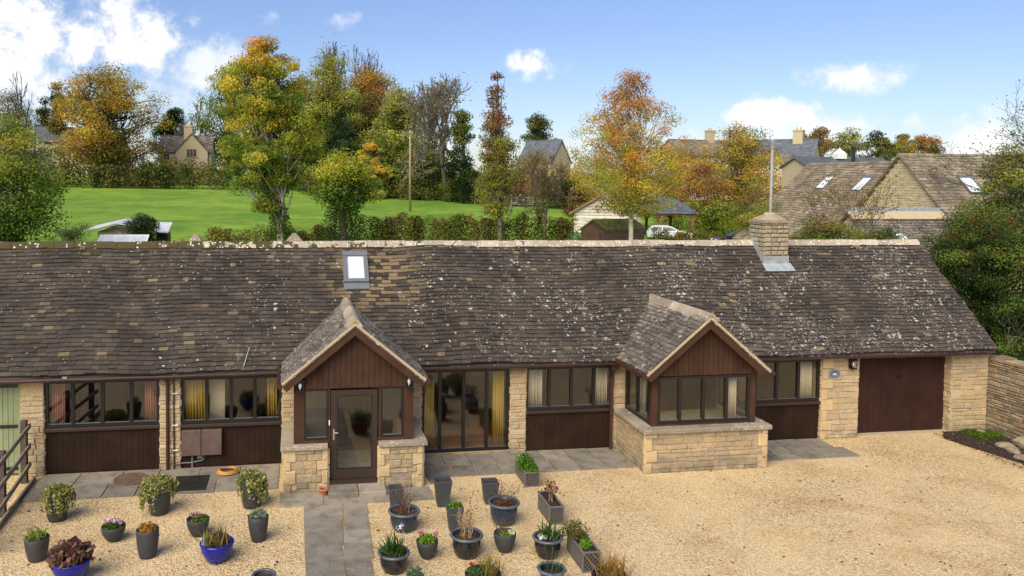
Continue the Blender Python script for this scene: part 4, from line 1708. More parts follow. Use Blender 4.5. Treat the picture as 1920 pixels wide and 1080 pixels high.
def straps(rt, x, y, z, n, L, w, pal, seed=1, spread=.1, droop=1.0, name='foliage', rise=1.0):
    """arching strap leaves"""
    rng = np.random.default_rng(seed)
    V, C = [], []
    for i in range(n):
        a = rng.uniform(0, 2 * math.pi)
        l = L * rng.uniform(.6, 1.15)
        b = np.array([x + rng.normal(0, spread * .5), y + rng.normal(0, spread * .5), z])
        d = np.array([math.cos(a), math.sin(a), 0])
        s = np.array([-d[1], d[0], 0])
        lean = rng.uniform(.25, .95)
        col = np.array(pal[rng.integers(0, len(pal))]) * rng.uniform(.7, 1.3)
        k = 5
        pr = []
        for j in range(k + 1):
            t = j / k
            p = b + d * l * lean * t ** 1.2 + np.array([0, 0, l * rise * (1.15 - lean * .5) * (t - droop * .62 * lean * t * t)])
            p[2] = max(p[2], .02)
            ww = w * (1 - t ** 2.2) * .5 + .0012
            pr.append((p - s * ww, p + s * ww))
        for j in range(k):
            V += [pr[j][0], pr[j][1], pr[j + 1][1], pr[j + 1][0]]
            C.append(col)
    n4 = len(C)
    me = bpy.data.meshes.new(name)
    me.from_pydata([tuple(v) for v in V], [], [(4 * i, 4 * i + 1, 4 * i + 2, 4 * i + 3) for i in range(n4)])
    a_ = me.attributes.new('Col', 'FLOAT_COLOR', 'FACE')
    cc = np.ones((n4, 4), np.float32)
    cc[:, :3] = np.array(C)
    a_.data.foreach_set('color', cc.ravel())
    me.materials.append(M_LEAF)
    return put(name, me, rt)


def twigs(rt, x, y, z, n, h, m, seed=1, lean=.45, r=.005, name='stem', fork=3):
    rng = np.random.default_rng(seed)
    mb = MB()
    tips = []
    for i in range(n):
        b = np.array([x + rng.normal(0, .035), y + rng.normal(0, .035), z])
        d = np.array([rng.normal(0, lean), rng.normal(0, lean), 1.0])
        d /= np.linalg.norm(d)
        l = h * rng.uniform(.55, 1.1)
        p = path3(b, b + d * l, -.02, rng, 5)
        mb.tube(p, np.linspace(r, r * .5, 5), 4, cap=False)
        tips.append(p[-1])
        for f in range(fork):
            j = int(rng.integers(1, 4))
            d2 = d + rng.normal(0, .55, 3)
            d2[2] = abs(d2[2])
            d2 /= np.linalg.norm(d2)
            q = path3(p[j], p[j] + d2 * l * rng.uniform(.25, .5), -.02, rng, 4)
            mb.tube(q, np.linspace(r * .7, r * .35, 4), 3, cap=False)
            tips.append(q[-1])
    part(name, mb, m, rt)
    return np.array(tips)


def taper(rb, rr, H, belly=.0):
    out = []
    for i in range(7):
        t = i / 6
        out.append((rb + (rr - rb) * t + belly * math.sin(t * math.pi), H * t))
    return [(rb * .93, 0)] + [(rb + .002, .012)] + out[1:]


VAR = [(.30, .31, .09), (.42, .40, .15), (.20, .24, .06), (.48, .45, .22), (.14, .18, .04), (.36, .34, .08)]


def ivy_pot(label, x, y, rb, rr, H, rx, top, seed, side, group_seed=0):
    rt, z, k = pot('ivy_pot', label, x, y, taper(rb, rr, H, .012), M_POTG)
    rng = np.random.default_rng(seed)
    P = [mound(x, y, H - .02, rx, rx * .9, top, 1300, seed, .45, .3)]
    for i in range(44):
        a = rng.uniform(0, 2 * math.pi)
        if side is not None and rng.uniform() < .6:
            a = side + rng.normal(0, .6)
        R = rx * rng.uniform(.75, 1.05)
        L = rng.uniform(.06, .44)
        m = int(L * 60)
        t = np.linspace(0, 1, m)
        p = np.stack([x + np.cos(a + t * .2) * (R + .02 * t), y + np.sin(a + t * .2) * (R + .02 * t), H + .02 - t * L], 1)
        P.append(p + rng.normal(0, .014, p.shape))
    pts = np.concatenate(P)
    pts[:, 2] = np.maximum(pts[:, 2], .02)
    leaves(rt, pts, .055, VAR, aspect=.8, seed=seed, up=.5)
    return rt


ivy_pot('tall charcoal pot spilling variegated ivy nearest the post and rail fence', -4.22, -2.22, .150, .225, .50, .27, .16, 201, -1.4)
ivy_pot('tall charcoal pot of variegated ivy beside the mossy drain grate', -2.48, -2.19, .155, .235, .55, .30, .18, 202, 3.4)
ivy_pot('tall charcoal pot of variegated ivy by the coiled orange hose', -.83, -2.12, .15, .225, .54, .26, .17, 203, -.9)

rt, z, k = pot('tapered_pot', 'tall charcoal pot with yellow-green striped leaves at the far left', -4.10, -3.75, taper(.128, .188, .36, .012), M_POTG)
straps(rt, -4.10, -3.75, z, 46, .26, .05, [(.22, .30, .05), (.36, .40, .10), (.14, .22, .03), (.45, .44, .18)], 210, .10)
leaves(rt, mound(-4.16, -3.70, z + .18, .05, .05, .06, 12, 5), .04, [(.5, .16, .04)], 'flower', seed=4)
rt, z, k = pot('bowl_pot', 'small charcoal bowl of pink and white violas, left part of the yard', -3.05, -3.22, taper(.085, .198, .255, .03), M_POTG)
leaves(rt, mound(-3.05, -3.22, z + .03, .17, .16, .09, 420, 211, .2, .4), .05, [GR, (.10, .17, .03), (.06, .10, .02)], seed=211)
leaves(rt, np.concatenate([mound(-3.17, -3.22, z + .13, .05, .05, .03, 14, 3), mound(-2.93, -3.26, z + .11, .05, .05, .03, 14, 4), mound(-3.03, -3.22, z + .12, .12, .10, .03, 22, 6)]), .055,
       [(.62, .26, .55), (.7, .4, .62), (.85, .8, .82), (.55, .2, .42)], 'flower', aspect=.9, up=1.2, seed=6)
rt, z, k = pot('tapered_pot', 'tall charcoal pot with a small orange-leaved plant, left part of the yard', -2.38, -3.88, taper(.13, .180, .45, .012), M_POTG)
leaves(rt, mound(-2.38, -3.88, z + .05, .14, .13, .09, 260, 212, .2, .3), .075, [(.50, .24, .05), (.55, .32, .08), (.35, .15, .04), (.42, .26, .05)], seed=212)
st = twigs(rt, -2.28, -3.82, z, 1, .42, M_STRAW, 9, .12, .004, fork=0)
leaves(rt, st.mean(0) + np.random.default_rng(2).normal(0, .02, (14, 3)), .04, [(.6, .5, .45), (.5, .35, .3)], 'flower', seed=3)
rt, z, k = pot('bowl_pot', 'small charcoal pot of green cover with faded pink heads, behind the open blue bowl', -1.67, -3.21, taper(.10, .195, .29, .02), M_POTG)
leaves(rt, mound(-1.64, -3.23, z + .02, .16, .14, .07, 520, 213, .2, .4), .04, [(.13, .24, .03), (.09, .17, .02), (.2, .26, .05)], seed=213)
leaves(rt, mound(-1.72, -3.16, z + .09, .13, .10, .04, 60, 8), .035, [(.42, .2, .18), (.5, .33, .3)], 'flower', seed=8)
rt, z, k = pot('tapered_pot', 'tall charcoal pot with a silver-leaved plant in front of the ivy by the hose', -.64, -3.55, taper(.112, .176, .42, .012), M_POTG)
leaves(rt, mound(-.64, -3.55, z + .05, .15, .14, .11, 300, 214, .3, .3), .07, [(.26, .33, .22), (.35, .40, .30), (.17, .23, .13)], seed=214, aspect=.4)


def bowl(rb, rr, H):
    pr = []
    for i in range(9):
        t = i / 8
        pr.append((rb + (rr * 1.06 - rb) * math.sin(t * 1.75) / math.sin(1.45) * (1 if t < .8 else 1 - .12 * (t - .8) * 5 * .55), H * t))
    return [(rb * .94, 0)] + pr


rt, z, k = pot('glazed_bowl', 'cobalt blue glazed bowl with browning green stems, on the gravel left of the path', -1.26, -4.18, bowl(.145, .245, .30), M_COBALT, rim=M_COBALT)
straps(rt, -1.28, -4.16, z, 90, .30, .022, [(.16, .18, .04), (.22, .16, .06), (.11, .15, .03), (.30, .22, .09)], 220, .22, .7)
leaves(rt, mound(-1.28, -4.16, z + .08, .20, .16, .14, 320, 221, .2, .3), .06, [OL, (.18, .2, .05), (.22, .13, .06)], seed=221, aspect=.35)
twigs(rt, -1.45, -4.25, z, 2, .30, M_WHITE, 5, .15, .005, fork=0)
rt, z, k = pot('glazed_bowl', 'cobalt blue glazed bowl under a mass of purple heuchera in the bottom left corner', -3.38, -4.52, bowl(.165, .258, .32), M_COBALT, rim=M_COBALT)
leaves(rt, mound(-3.38, -4.52, z + .12, .33, .28, .22, 620, 222, .35, .55), .10, [(.16, .062, .06), (.22, .11, .09), (.10, .035, .04), (.28, .17, .13), (.17, .13, .06)], seed=222, aspect=.85)
rt, z, k = pot('tapered_pot', 'dark round pot of bare soil cut by the bottom edge, left of the path', -.48, -5.24, taper(.13, .165, .24, .02), M_POTG, rim=M_POTR2, soil=.19)


def sqpot(label, x, y, rb, rr, H, seed, plant=False):
    rt, z, k = pot('square_planter', label, x, y, [(rb * .88, 0), (rb * .88, .004), (rr * .88, H)], M_POTR, soil=H - .055, sq=1.0, n=4)
    if plant:
        leaves(rt, mound(x, y, z + .03, .15, .15, .08, 500, seed, .1, .3), .045, [(.12, .28, .02), (.17, .34, .03), (.08, .18, .015)], seed=seed)
    return rt


sqpot('empty square planter of soil close to the porch step, behind the bare-stemmed round pot', 1.82, -2.60, .098, .145, .42, 1)
sqpot('tallest empty square planter, standing against the patio paving', 2.72, -2.55, .115, .180, .50, 2)
sqpot('square planter topped with bright green seedlings', 2.74, -3.62, .105, .160, .43, 3, True)
sqpot('empty square planter behind the slate blue round pot', 3.64, -2.55, .115, .168, .42, 4)


def belly(rb, rr, H):
    z = [0, .03, .12, .3, .5, .68, .82, .90, 1.0]
    r = [.92, 1.0, 1.10, 1.26, 1.36, 1.38, 1.34, 1.32, 0]
    pr = [(rb * a, H * b) for a, b in zip(r, z)]
    s = (rr * .93) / (rb * 1.38)
    pr = [(rb * .9 + (p[0] - rb * .9) * (rr * .92 - rb * .9) / (rb * .48), p[1]) for p in pr[:-1]]
    return pr + [(rr, H)]


REDT = [(.20, .07, .035), (.26, .12, .06), (.15, .06, .03)]
rt, z, k = pot('glazed_pot', 'round grey-blue glazed pot of bare reddish stems just off the path end', 1.86, -3.48, belly(.18, .262, .34), M_POTB, rim=M_POTR2)
tp = twigs(rt, 1.86, -3.44, z, 16, .52, M_TWIG, 31, .38, .0045, fork=4)
leaves(rt, tp[np.random.default_rng(1).integers(0, len(tp), 120)] + np.random.default_rng(2).normal(0, .05, (120, 3)), .035, REDT, seed=31)
straps(rt, 1.86, -3.48, z, 40, .16, .014, [(.35, .20, .08), (.22, .14, .06)], 32, .16, .7, name='dead_leaf')
rt, z, k = pot('glazed_pot', 'round slate blue glazed pot of russet stems behind the small viola pot', 3.67, -3.46, belly(.18, .268, .38), M_POTB, rim=M_POTR2)
leaves(rt, mound(3.67, -3.46, z + .01, .21, .20, .05, 380, 33, .1, .2), .05, [(.20, .06, .04), (.27, .11, .07), (.12, .06, .03), (.16, .12, .04)], seed=33)
tp = twigs(rt, 3.67, -3.44, z, 12, .40, M_TWIG, 34, .45, .0045, fork=4)
leaves(rt, tp[np.random.default_rng(3).integers(0, len(tp), 90)] + np.random.default_rng(4).normal(0, .05, (90, 3)), .035, REDT, 'dead_leaf', seed=34)
rt, z, k = pot('glazed_pot', 'round near-black glazed pot with tall bare twigs, middle of the pot group', 2.75, -4.58, belly(.175, .255, .35), M_POTN, rim=M_POTR2, soil=.28)
tp = twigs(rt, 2.75, -4.54, z, 15, .62, M_STRAW, 35, .26, .005, fork=4)
leaves(rt, tp[np.random.default_rng(5).integers(0, len(tp), 120)] + np.random.default_rng(6).normal(0, .05, (120, 3)), .04, [(.24, .12, .07), (.16, .12, .05), (.3, .2, .12)], seed=35)
leaves(rt, mound(2.75, -4.58, z + .01, .20, .19, .03, 160, 36, .1, .2), .05, [(.20, .11, .06), (.28, .18, .10)], 'dead_leaf', seed=36)
rt, z, k = pot('bowl_pot', 'small charcoal pot of cream and lime violas with dry heather behind', 3.41, -4.52, taper(.10, .188, .31, .02), M_POTG)
leaves(rt, mound(3.45, -4.54, z + .02, .13, .13, .06, 260, 37, .2, .3), .05, [(.17, .28, .04), (.26, .30, .06), (.3, .34, .12)], seed=37)
leaves(rt, mound(3.50, -4.58, z + .07, .06, .06, .03, 30, 38), .05, [(.75, .72, .45), (.8, .8, .7)], 'flower', aspect=.9, up=1.0, seed=38)
tp = twigs(rt, 3.34, -4.48, z, 14, .24, M_TWIG, 39, .4, .004, fork=4)
rt, z, k = pot('bowl_pot', 'small charcoal pot of lime leaves with two pink cyclamen blooms', 2.10, -4.56, taper(.09, .182, .28, .02), M_POTG)
leaves(rt, mound(2.10, -4.56, z + .05, .16, .15, .09, 420, 40, .2, .3), .06, [(.20, .34, .03), (.14, .26, .025), (.26, .38, .06)], seed=40)
leaves(rt, np.concatenate([mound(2.0, -4.52, z + .15, .04, .04, .04, 22, 41), mound(2.24, -4.56, z + .14, .04, .04, .04, 22, 42)]), .05, [(.72, .30, .42), (.65, .22, .40)], 'flower', aspect=.9, up=.6, seed=41)
rt, z, k = pot('glazed_pot', 'dark brown glazed pot of strappy green leaves with white blooms, beside the path', 1.51, -4.92, belly(.155, .235, .30), M_POTN, rim=M_POTR2)
straps(rt, 1.51, -4.92, z, 85, .40, .026, [(.05, .13, .02), (.08, .17, .03), (.03, .08, .015), (.25, .33, .14)], 43, .16, .85)
st = twigs(rt, 1.62, -4.86, z, 3, .44, M_STRAW, 44, .18, .004, fork=0)
leaves(rt, np.repeat(st, 9, 0) + np.random.default_rng(7).normal(0, .028, (len(st) * 9, 3)), .05, [(.82, .78, .85)], 'flower', aspect=.7, seed=44)
rt, z, k = pot('glazed_pot', 'dark glazed pot of arching leaves and white primulas beside the furthest-forward trough', 4.06, -4.79, belly(.16, .232, .32), M_POTN, rim=M_POTR2)
straps(rt, 4.12, -4.78, z, 75, .38, .022, [(.06, .14, .02), (.09, .19, .03), (.04, .09, .015), (.3, .36, .2)], 45, .14, 1.0)
leaves(rt, mound(3.95, -4.82, z + .06, .08, .08, .05, 45, 46), .045, [(.82, .82, .72), (.8, .78, .5)], 'flower', aspect=.9, up=.8, seed=46)
rt, z, k = pot('square_planter', 'eight-sided dark planter with thin green spikes, at the bottom edge', 3.81, -5.76, [(.14, 0), (.15, .02), (.18, .22), (.205, .27), (.205, .29)], M_POTN, rim=M_POTR2, n=8, sq=.25, soil=.21)
straps(rt, 3.81, -5.76, z, 26, .38, .009, [(.12, .19, .07), (.08, .14, .05)], 47, .16, .25, rise=1.25)
rt, z, k = pot('bowl_pot', 'wide black bowl of mixed grasses and red blooms at the bottom edge', 2.79, -5.60, taper(.18, .262, .20, .01), M_POTN, rim=M_POTN)
straps(rt, 2.90, -5.55, z, 110, .27, .010, [(.26, .22, .05), (.32, .18, .05), (.18, .2, .04)], 48, .16, .5, rise=1.2)
leaves(rt, mound(2.66, -5.58, z + .07, .14, .12, .08, 300, 49, .2, .4), .045, [(.08, .16, .05), (.13, .2, .07)], seed=49)
leaves(rt, mound(2.62, -5.52, z + .16, .04, .04, .03, 24, 50), .045, [(.5, .08, .10)], 'flower', seed=50)
rt, z, k = pot('bowl_pot', 'low black bowl of flame-coloured shoots at the bottom edge, right of the troughs', 4.68, -5.90, taper(.17, .255, .19, .01), M_POTN, rim=M_POTN)
straps(rt, 4.74, -5.86, z, 120, .32, .016, [(.45, .17, .06), (.38, .24, .06), (.5, .3, .12), (.2, .22, .04)], 51, .24, .5, rise=1.1)
leaves(rt, mound(4.72, -5.86, z + .10, .24, .20, .12, 260, 52, .2, .4), .05, [(.30, .25, .05), (.5, .2, .08), (.18, .2, .04)], seed=52, aspect=.4)
rt, z, k = pot('bowl_pot', 'small black pot of grey-green leaves peeping over the bottom edge', 1.77, -5.47, taper(.085, .13, .19, .01), M_POTN)
leaves(rt, mound(1.77, -5.47, z + .06, .15, .12, .09, 300, 53, .2, .3), .045, [(.12, .19, .10), (.17, .24, .13)], seed=53)
rt, z, k = pot('terracotta_pot', 'small empty terracotta pot at the foot of the porch pier', .52, -1.80, taper(.055, .085, .13, .004), M_TERRA, soil=.05, rim=M_TERRA, group=None)


def trough(label, x0, x1, y0, y1, H, seed):
    """lattice-sided trough, rim on top; sides taper a little"""
    rt = root('lattice_trough', label, 'trough', ((x0 + x1) / 2, (y0 + y1) / 2, ZG), PG)
    t = .018
    z0, z1 = ZG, ZG + H
    m = MB()
    k = .018
    m.box(x0 + k, x1 - k, y0 + k, y0 + k + t, z0, z1)
    m.box(x0 + k, x1 - k, y1 - k - t, y1 - k, z0, z1)
    m.box(x0 + k, x0 + k + t, y0 + k + t, y1 - k - t, z0, z1)
    m.box(x1 - k - t, x1 - k, y0 + k + t, y1 - k - t, z0, z1)
    m.box(x0 + k + t, x1 - k - t, y0 + k + t, y1 - k - t, z0, z0 + .02)
    part('pot', m, M_TROUGH, rt)
    rm = MB()
    rm.box(x0, x1, y0, y0 + .03, z1 - .004, z1 + .018)
    rm.box(x0, x1, y1 - .03, y1, z1 - .004, z1 + .018)
    rm.box(x0, x0 + .03, y0 + .03, y1 - .03, z1 - .004, z1 + .018)
    rm.box(x1 - .03, x1, y0 + .03, y1 - .03, z1 - .004, z1 + .018)
    rm.box(x0, x1, y0 + .002, y0 + .026, z0, z0 + .02)
    for x in (x0 + .008, x1 - .008):
        rm.box(x - .009, x + .009, y0 - .001, y0 + .024, z0, z1)
    part('rim', rm, M_LATT, rt)
    lt = MB()
    # diagonal lattice on the front and both flanks
    def lat(P, U, w):
        U = np.array(U)
        n = max(3, int(round(w / .068)))
        s = w / n
        for i in range(-6, n + 7):
            for sg in (1, -1):
                a0, b0 = i * s, 0.0
                a1, b1 = i * s + sg * (H - .02) * .85, H - .02
                # clip to the panel
                if a1 == a0:
                    continue
                ts = [0, 1]
                lo, hi = 0.0, 1.0
                for lim, sgn in ((0, 1), (w, -1)):
                    f0, f1 = sgn * (a0 - lim), sgn * (a1 - lim)
                    if f0 < 0 and f1 < 0:
                        lo, hi = 1, 0
                    elif f0 < 0:
                        lo = max(lo, f0 / (f0 - f1))
                    elif f1 < 0:
                        hi = min(hi, f0 / (f0 - f1))
                if hi - lo < .05:
                    continue
                A = np.array(P) + U * (a0 + (a1 - a0) * lo) + np.array([0, 0, b0 + (b1 - b0) * lo])
                B = np.array(P) + U * (a0 + (a1 - a0) * hi) + np.array([0, 0, b0 + (b1 - b0) * hi])
                lt.bar(A, B, .0065, .0065, up=(U[1], -U[0], 0.001))
    lat((x0 + .02, y0 + k - .003, z0 + .01), (1, 0, 0), x1 - x0 - .04)
    lat((x0 + k - .003, y1 - .02, z0 + .01), (0, -1, 0), y1 - y0 - .04)
    lat((x1 - k + .003, y0 + .02, z0 + .01), (0, 1, 0), y1 - y0 - .04)
    part('lattice', lt, M_LATT, rt)
    s = MB()
    zs = z1 - .05
    s.box(x0 + .036, x1 - .036, y0 + .036, y1 - .036, zs - .03, zs)
    part('soil', s, M_SOIL, rt)
    return rt, zs


rt, z = trough('lattice trough full of bright green leaves, nearest the patio doors', 4.51, 4.82, -1.93, -1.12, .28, 1)
leaves(rt, np.concatenate([mound(4.64, -1.55, z + .10, .19, .36, .22, 900, 61, .2, .3), mound(4.70, -1.80, z + .08, .14, .14, .12, 380, 62, .2, .3)]), .06, [(.10, .22, .025), (.16, .29, .04), (.07, .14, .02), (.21, .34, .05)], seed=61)
rt, z = trough('lattice trough with a few dead stalks and curled brown leaves', 4.45, 4.73, -3.68, -2.93, .31, 2)
tp = twigs(rt, 4.60, -3.25, z, 7, .30, M_STRAW, 63, .16, .009, fork=2)
leaves(rt, tp[np.random.default_rng(8).integers(0, len(tp), 90)] + np.random.default_rng(9).normal(0, .06, (90, 3)), .07, [(.22, .09, .05), (.30, .16, .10), (.15, .07, .04)], 'dead_leaf', seed=64)
rt, z = trough('lattice trough of ferny bronze foliage with a lime primula, furthest forward', 4.43, 4.73, -5.42, -4.62, .31, 3)
leaves(rt, mound(4.52, -4.80, z + .14, .26, .26, .17, 900, 65, .2, .35), .05, [(.14, .16, .035), (.20, .17, .05), (.09, .11, .025), (.26, .2, .08)], seed=65, aspect=.35)
leaves(rt, mound(4.58, -5.12, z + .05, .10, .10, .09, 260, 66, .2, .3), .06, [(.18, .36, .03), (.25, .42, .06)], seed=66)

# ------------------------------------------------------------------ small things on the paving
hs = MB()
pts = []
for i in range(150):
    t = i / 149
    a = t * 2 * math.pi * 5.2
    r = .19 - .05 * t + .012 * math.sin(a * .9)
    pts.append((-1.40 + r * math.cos(a) * 1.15, -.42 + r * math.sin(a), .055 + .012 * t * 5 + .008 * math.sin(a * 1.4)))
hs.tube(pts, .013, 6)
tag(part('garden_hose', hs, M_HOSE, smooth=True), 'coiled orange garden hose on the flagstones left of the porch', 'hose')
cv = MB()
cv.lathe([(.34, 0), (.34, .012), (.31, .016), (.30, .010), (.05, .010)], (-3.30, -.50, .034), 36)
tag(part('manhole_cover', cv, M_RUST), 'round rusty manhole cover set in the left flagstones', 'cover')
gr = MB()
x0, x1, y0, y1 = -2.42, -1.76, -1.26, -.52
gr.box(x0, x1, y0, y1, .03, .042)
for i in range(14):
    x = x0 + .03 + i * (x1 - x0 - .06) / 13
    gr.box(x - .012, x + .012, y0 + .03, y1 - .03, .042, .056)
gr.box(x0, x1, y0, y0 + .03, .042, .058)
gr.box(x0, x1, y1 - .03, y1, .042, .058)
tag(part('drain_grate', gr, M_GRATE), 'dark mossy drain grate under the meter boxes', 'grate')
dg = MB()
dg.box(2.66, 2.70, -1.5, -1.12, .03, .05)
dg.box(2.70, 2.92, -1.5, -1.47, .03, .05)
dg.box(2.89, 2.92, -1.47, -1.12, .03, .05)
dg.box(2.70, 2.89, -1.47, -1.12, .022, .042)
tag(part('gully_frame', dg, M_LATT), 'pale-edged gully frame beside the right porch pier', 'drain')

# fence at the far left
FT = root('post_and_rail_fence', 'weathered three-rail timber fence in front of the green door', 'fence', (-5.3, -1.1, 0))
PX = lambda y: -5.36 - (y + .31) * .085
for y, h in ((-.33, 1.27), (-1.95, 1.20), (-3.6, 1.18)):
    m = MB()
    m.box(PX(y) - .07, PX(y) + .05, y - .06, y + .06, 0, h)
    part('post', m, M_WOODD, FT, bevel=.012)
for z in (.34, .72, 1.12):
    m = MB()
    m.bar((PX(-.2) + .075, -.2, z), (PX(-3.8) + .075, -3.8, z - .02), .04, .095)
    part('rail', m, M_WOODG, FT, bevel=.008)
eg = MB()
eg.bar((-5.2, -.25, .05), (-5.04, -4.2, .05), .05, .11)
tag(part('timber_edging', eg, M_WOODG, bevel=.008), 'low timber edging board between gravel and left fence', 'edging')

# boundary wall and bed at the right
BW = root('boundary_wall', 'rough rusty-stained stone wall running forward from the garage corner', 'wall', (17.1, -4, 0))
m = MB()
m.box(16.985, 17.36, -9, 2.0, 0, 1.86, 1)
stones(m, (16.975, 2.0, 0), (0, -1, 0), (0, 0, 1), 11, 1.88, ch=(.05, .125), lw=(.09, .30), prot=(.004, .04), gap=.018, seed=111)
stones(m, (16.97, -9, 1.86), (1, 0, 0), (0, 1, 0), .42, 9, ch=(.25, .45), lw=(.4, .42), prot=(.02, .08), gap=.02, seed=112)
part('stonework', m, [M_YARD, M_OLDM], BW)
m = MB()
bx, by = [16.96, 15.75, 15.45, 15.55, 15.7, 15.85, 16.1, 16.96], [-.02, -.02, -.35, -.9, -1.6, -2.3, -3.4, -4.0]
m.prism([(a, b, .005) for a, b in zip(bx, by)], (0, 0, .05))
structure('soil_bed', m, M_SOIL)
gs = np.random.default_rng(5)
P = np.stack([gs.uniform(16.1, 16.9, 1500), gs.uniform(-.75, -.1, 1500), gs.uniform(.05, .14, 1500)], 1)
P = P[np.hypot((P[:, 0] - 16.45) / .5, (P[:, 1] + .45) / .38) < 1]
o = put('moss_patch', leaf_mesh('moss_patch', P, .05, np.array([(.09, .17, .02), (.13, .2, .03)])[gs.integers(0, 2, len(P))], up=1.0))
tag(o, 'bright green moss and weeds in the bed by the garage pier', 'ground cover', kind='stuff')
P = np.stack([gs.uniform(15.4, 16.9, 900), gs.uniform(-2.6, -.05, 900), gs.uniform(.05, .075, 900)], 1)
o = put('leaf_litter', leaf_mesh('leaf_litter', P, .06, np.array([(.11, .05, .03), (.16, .08, .04), (.06, .035, .02), (.22, .16, .1)])[gs.integers(0, 4, len(P))], up=1.5))
tag(o, 'brown fallen leaves scattered over the right-hand bed', 'leaf litter', kind='stuff')
P = np.stack([gs.uniform(-5, 15, 260), gs.uniform(-7, -1.4, 260), np.full(260, .018)], 1)
o = put('fallen_leaves', leaf_mesh('fallen_leaves', P, .055, np.array([(.10, .055, .03), (.16, .085, .035), (.05, .03, .02)])[gs.integers(0, 3, len(P))], up=3.0))
tag(o, 'scattered dark leaves blown over the gravel', 'leaf litter', kind='stuff')
def rock(label, x, y, sx, sy, sz, seed):
    rng = np.random.default_rng(seed)
    m = MB()
    n = 9
    prof = [(.75, 0), (1, .25), (.95, .6), (.7, .9), (.25, 1.0)]
    m.lathe(prof, (0, 0, 0), n)
    m.v = [(x + v[0] * sx * rng.uniform(.8, 1.15), y + v[1] * sy * rng.uniform(.8, 1.15), .03 + v[2] * sz * rng.uniform(.85, 1.1)) for v in m.v]
    return tag(part('edging_stone', m, M_YARD), label, 'stone', 'loose stones along the right-hand bed')
rock('largest block of stone against the boundary wall in the bed', 16.72, -1.35, .22, .34, .26, 1)
rock('flat pale stone in the middle of the right-hand bed', 16.35, -1.15, .22, .2, .10, 2)
rock('small stone between moss and the flat pale stone', 16.2, -1.5, .15, .2, .12, 3)
rock('flat stone at the gravel edge of the bed, near the picture edge', 16.05, -1.95, .26, .18, .08, 4)
rock('dark low stone tucked against the garage pier', 16.55, -.28, .12, .1, .12, 5)

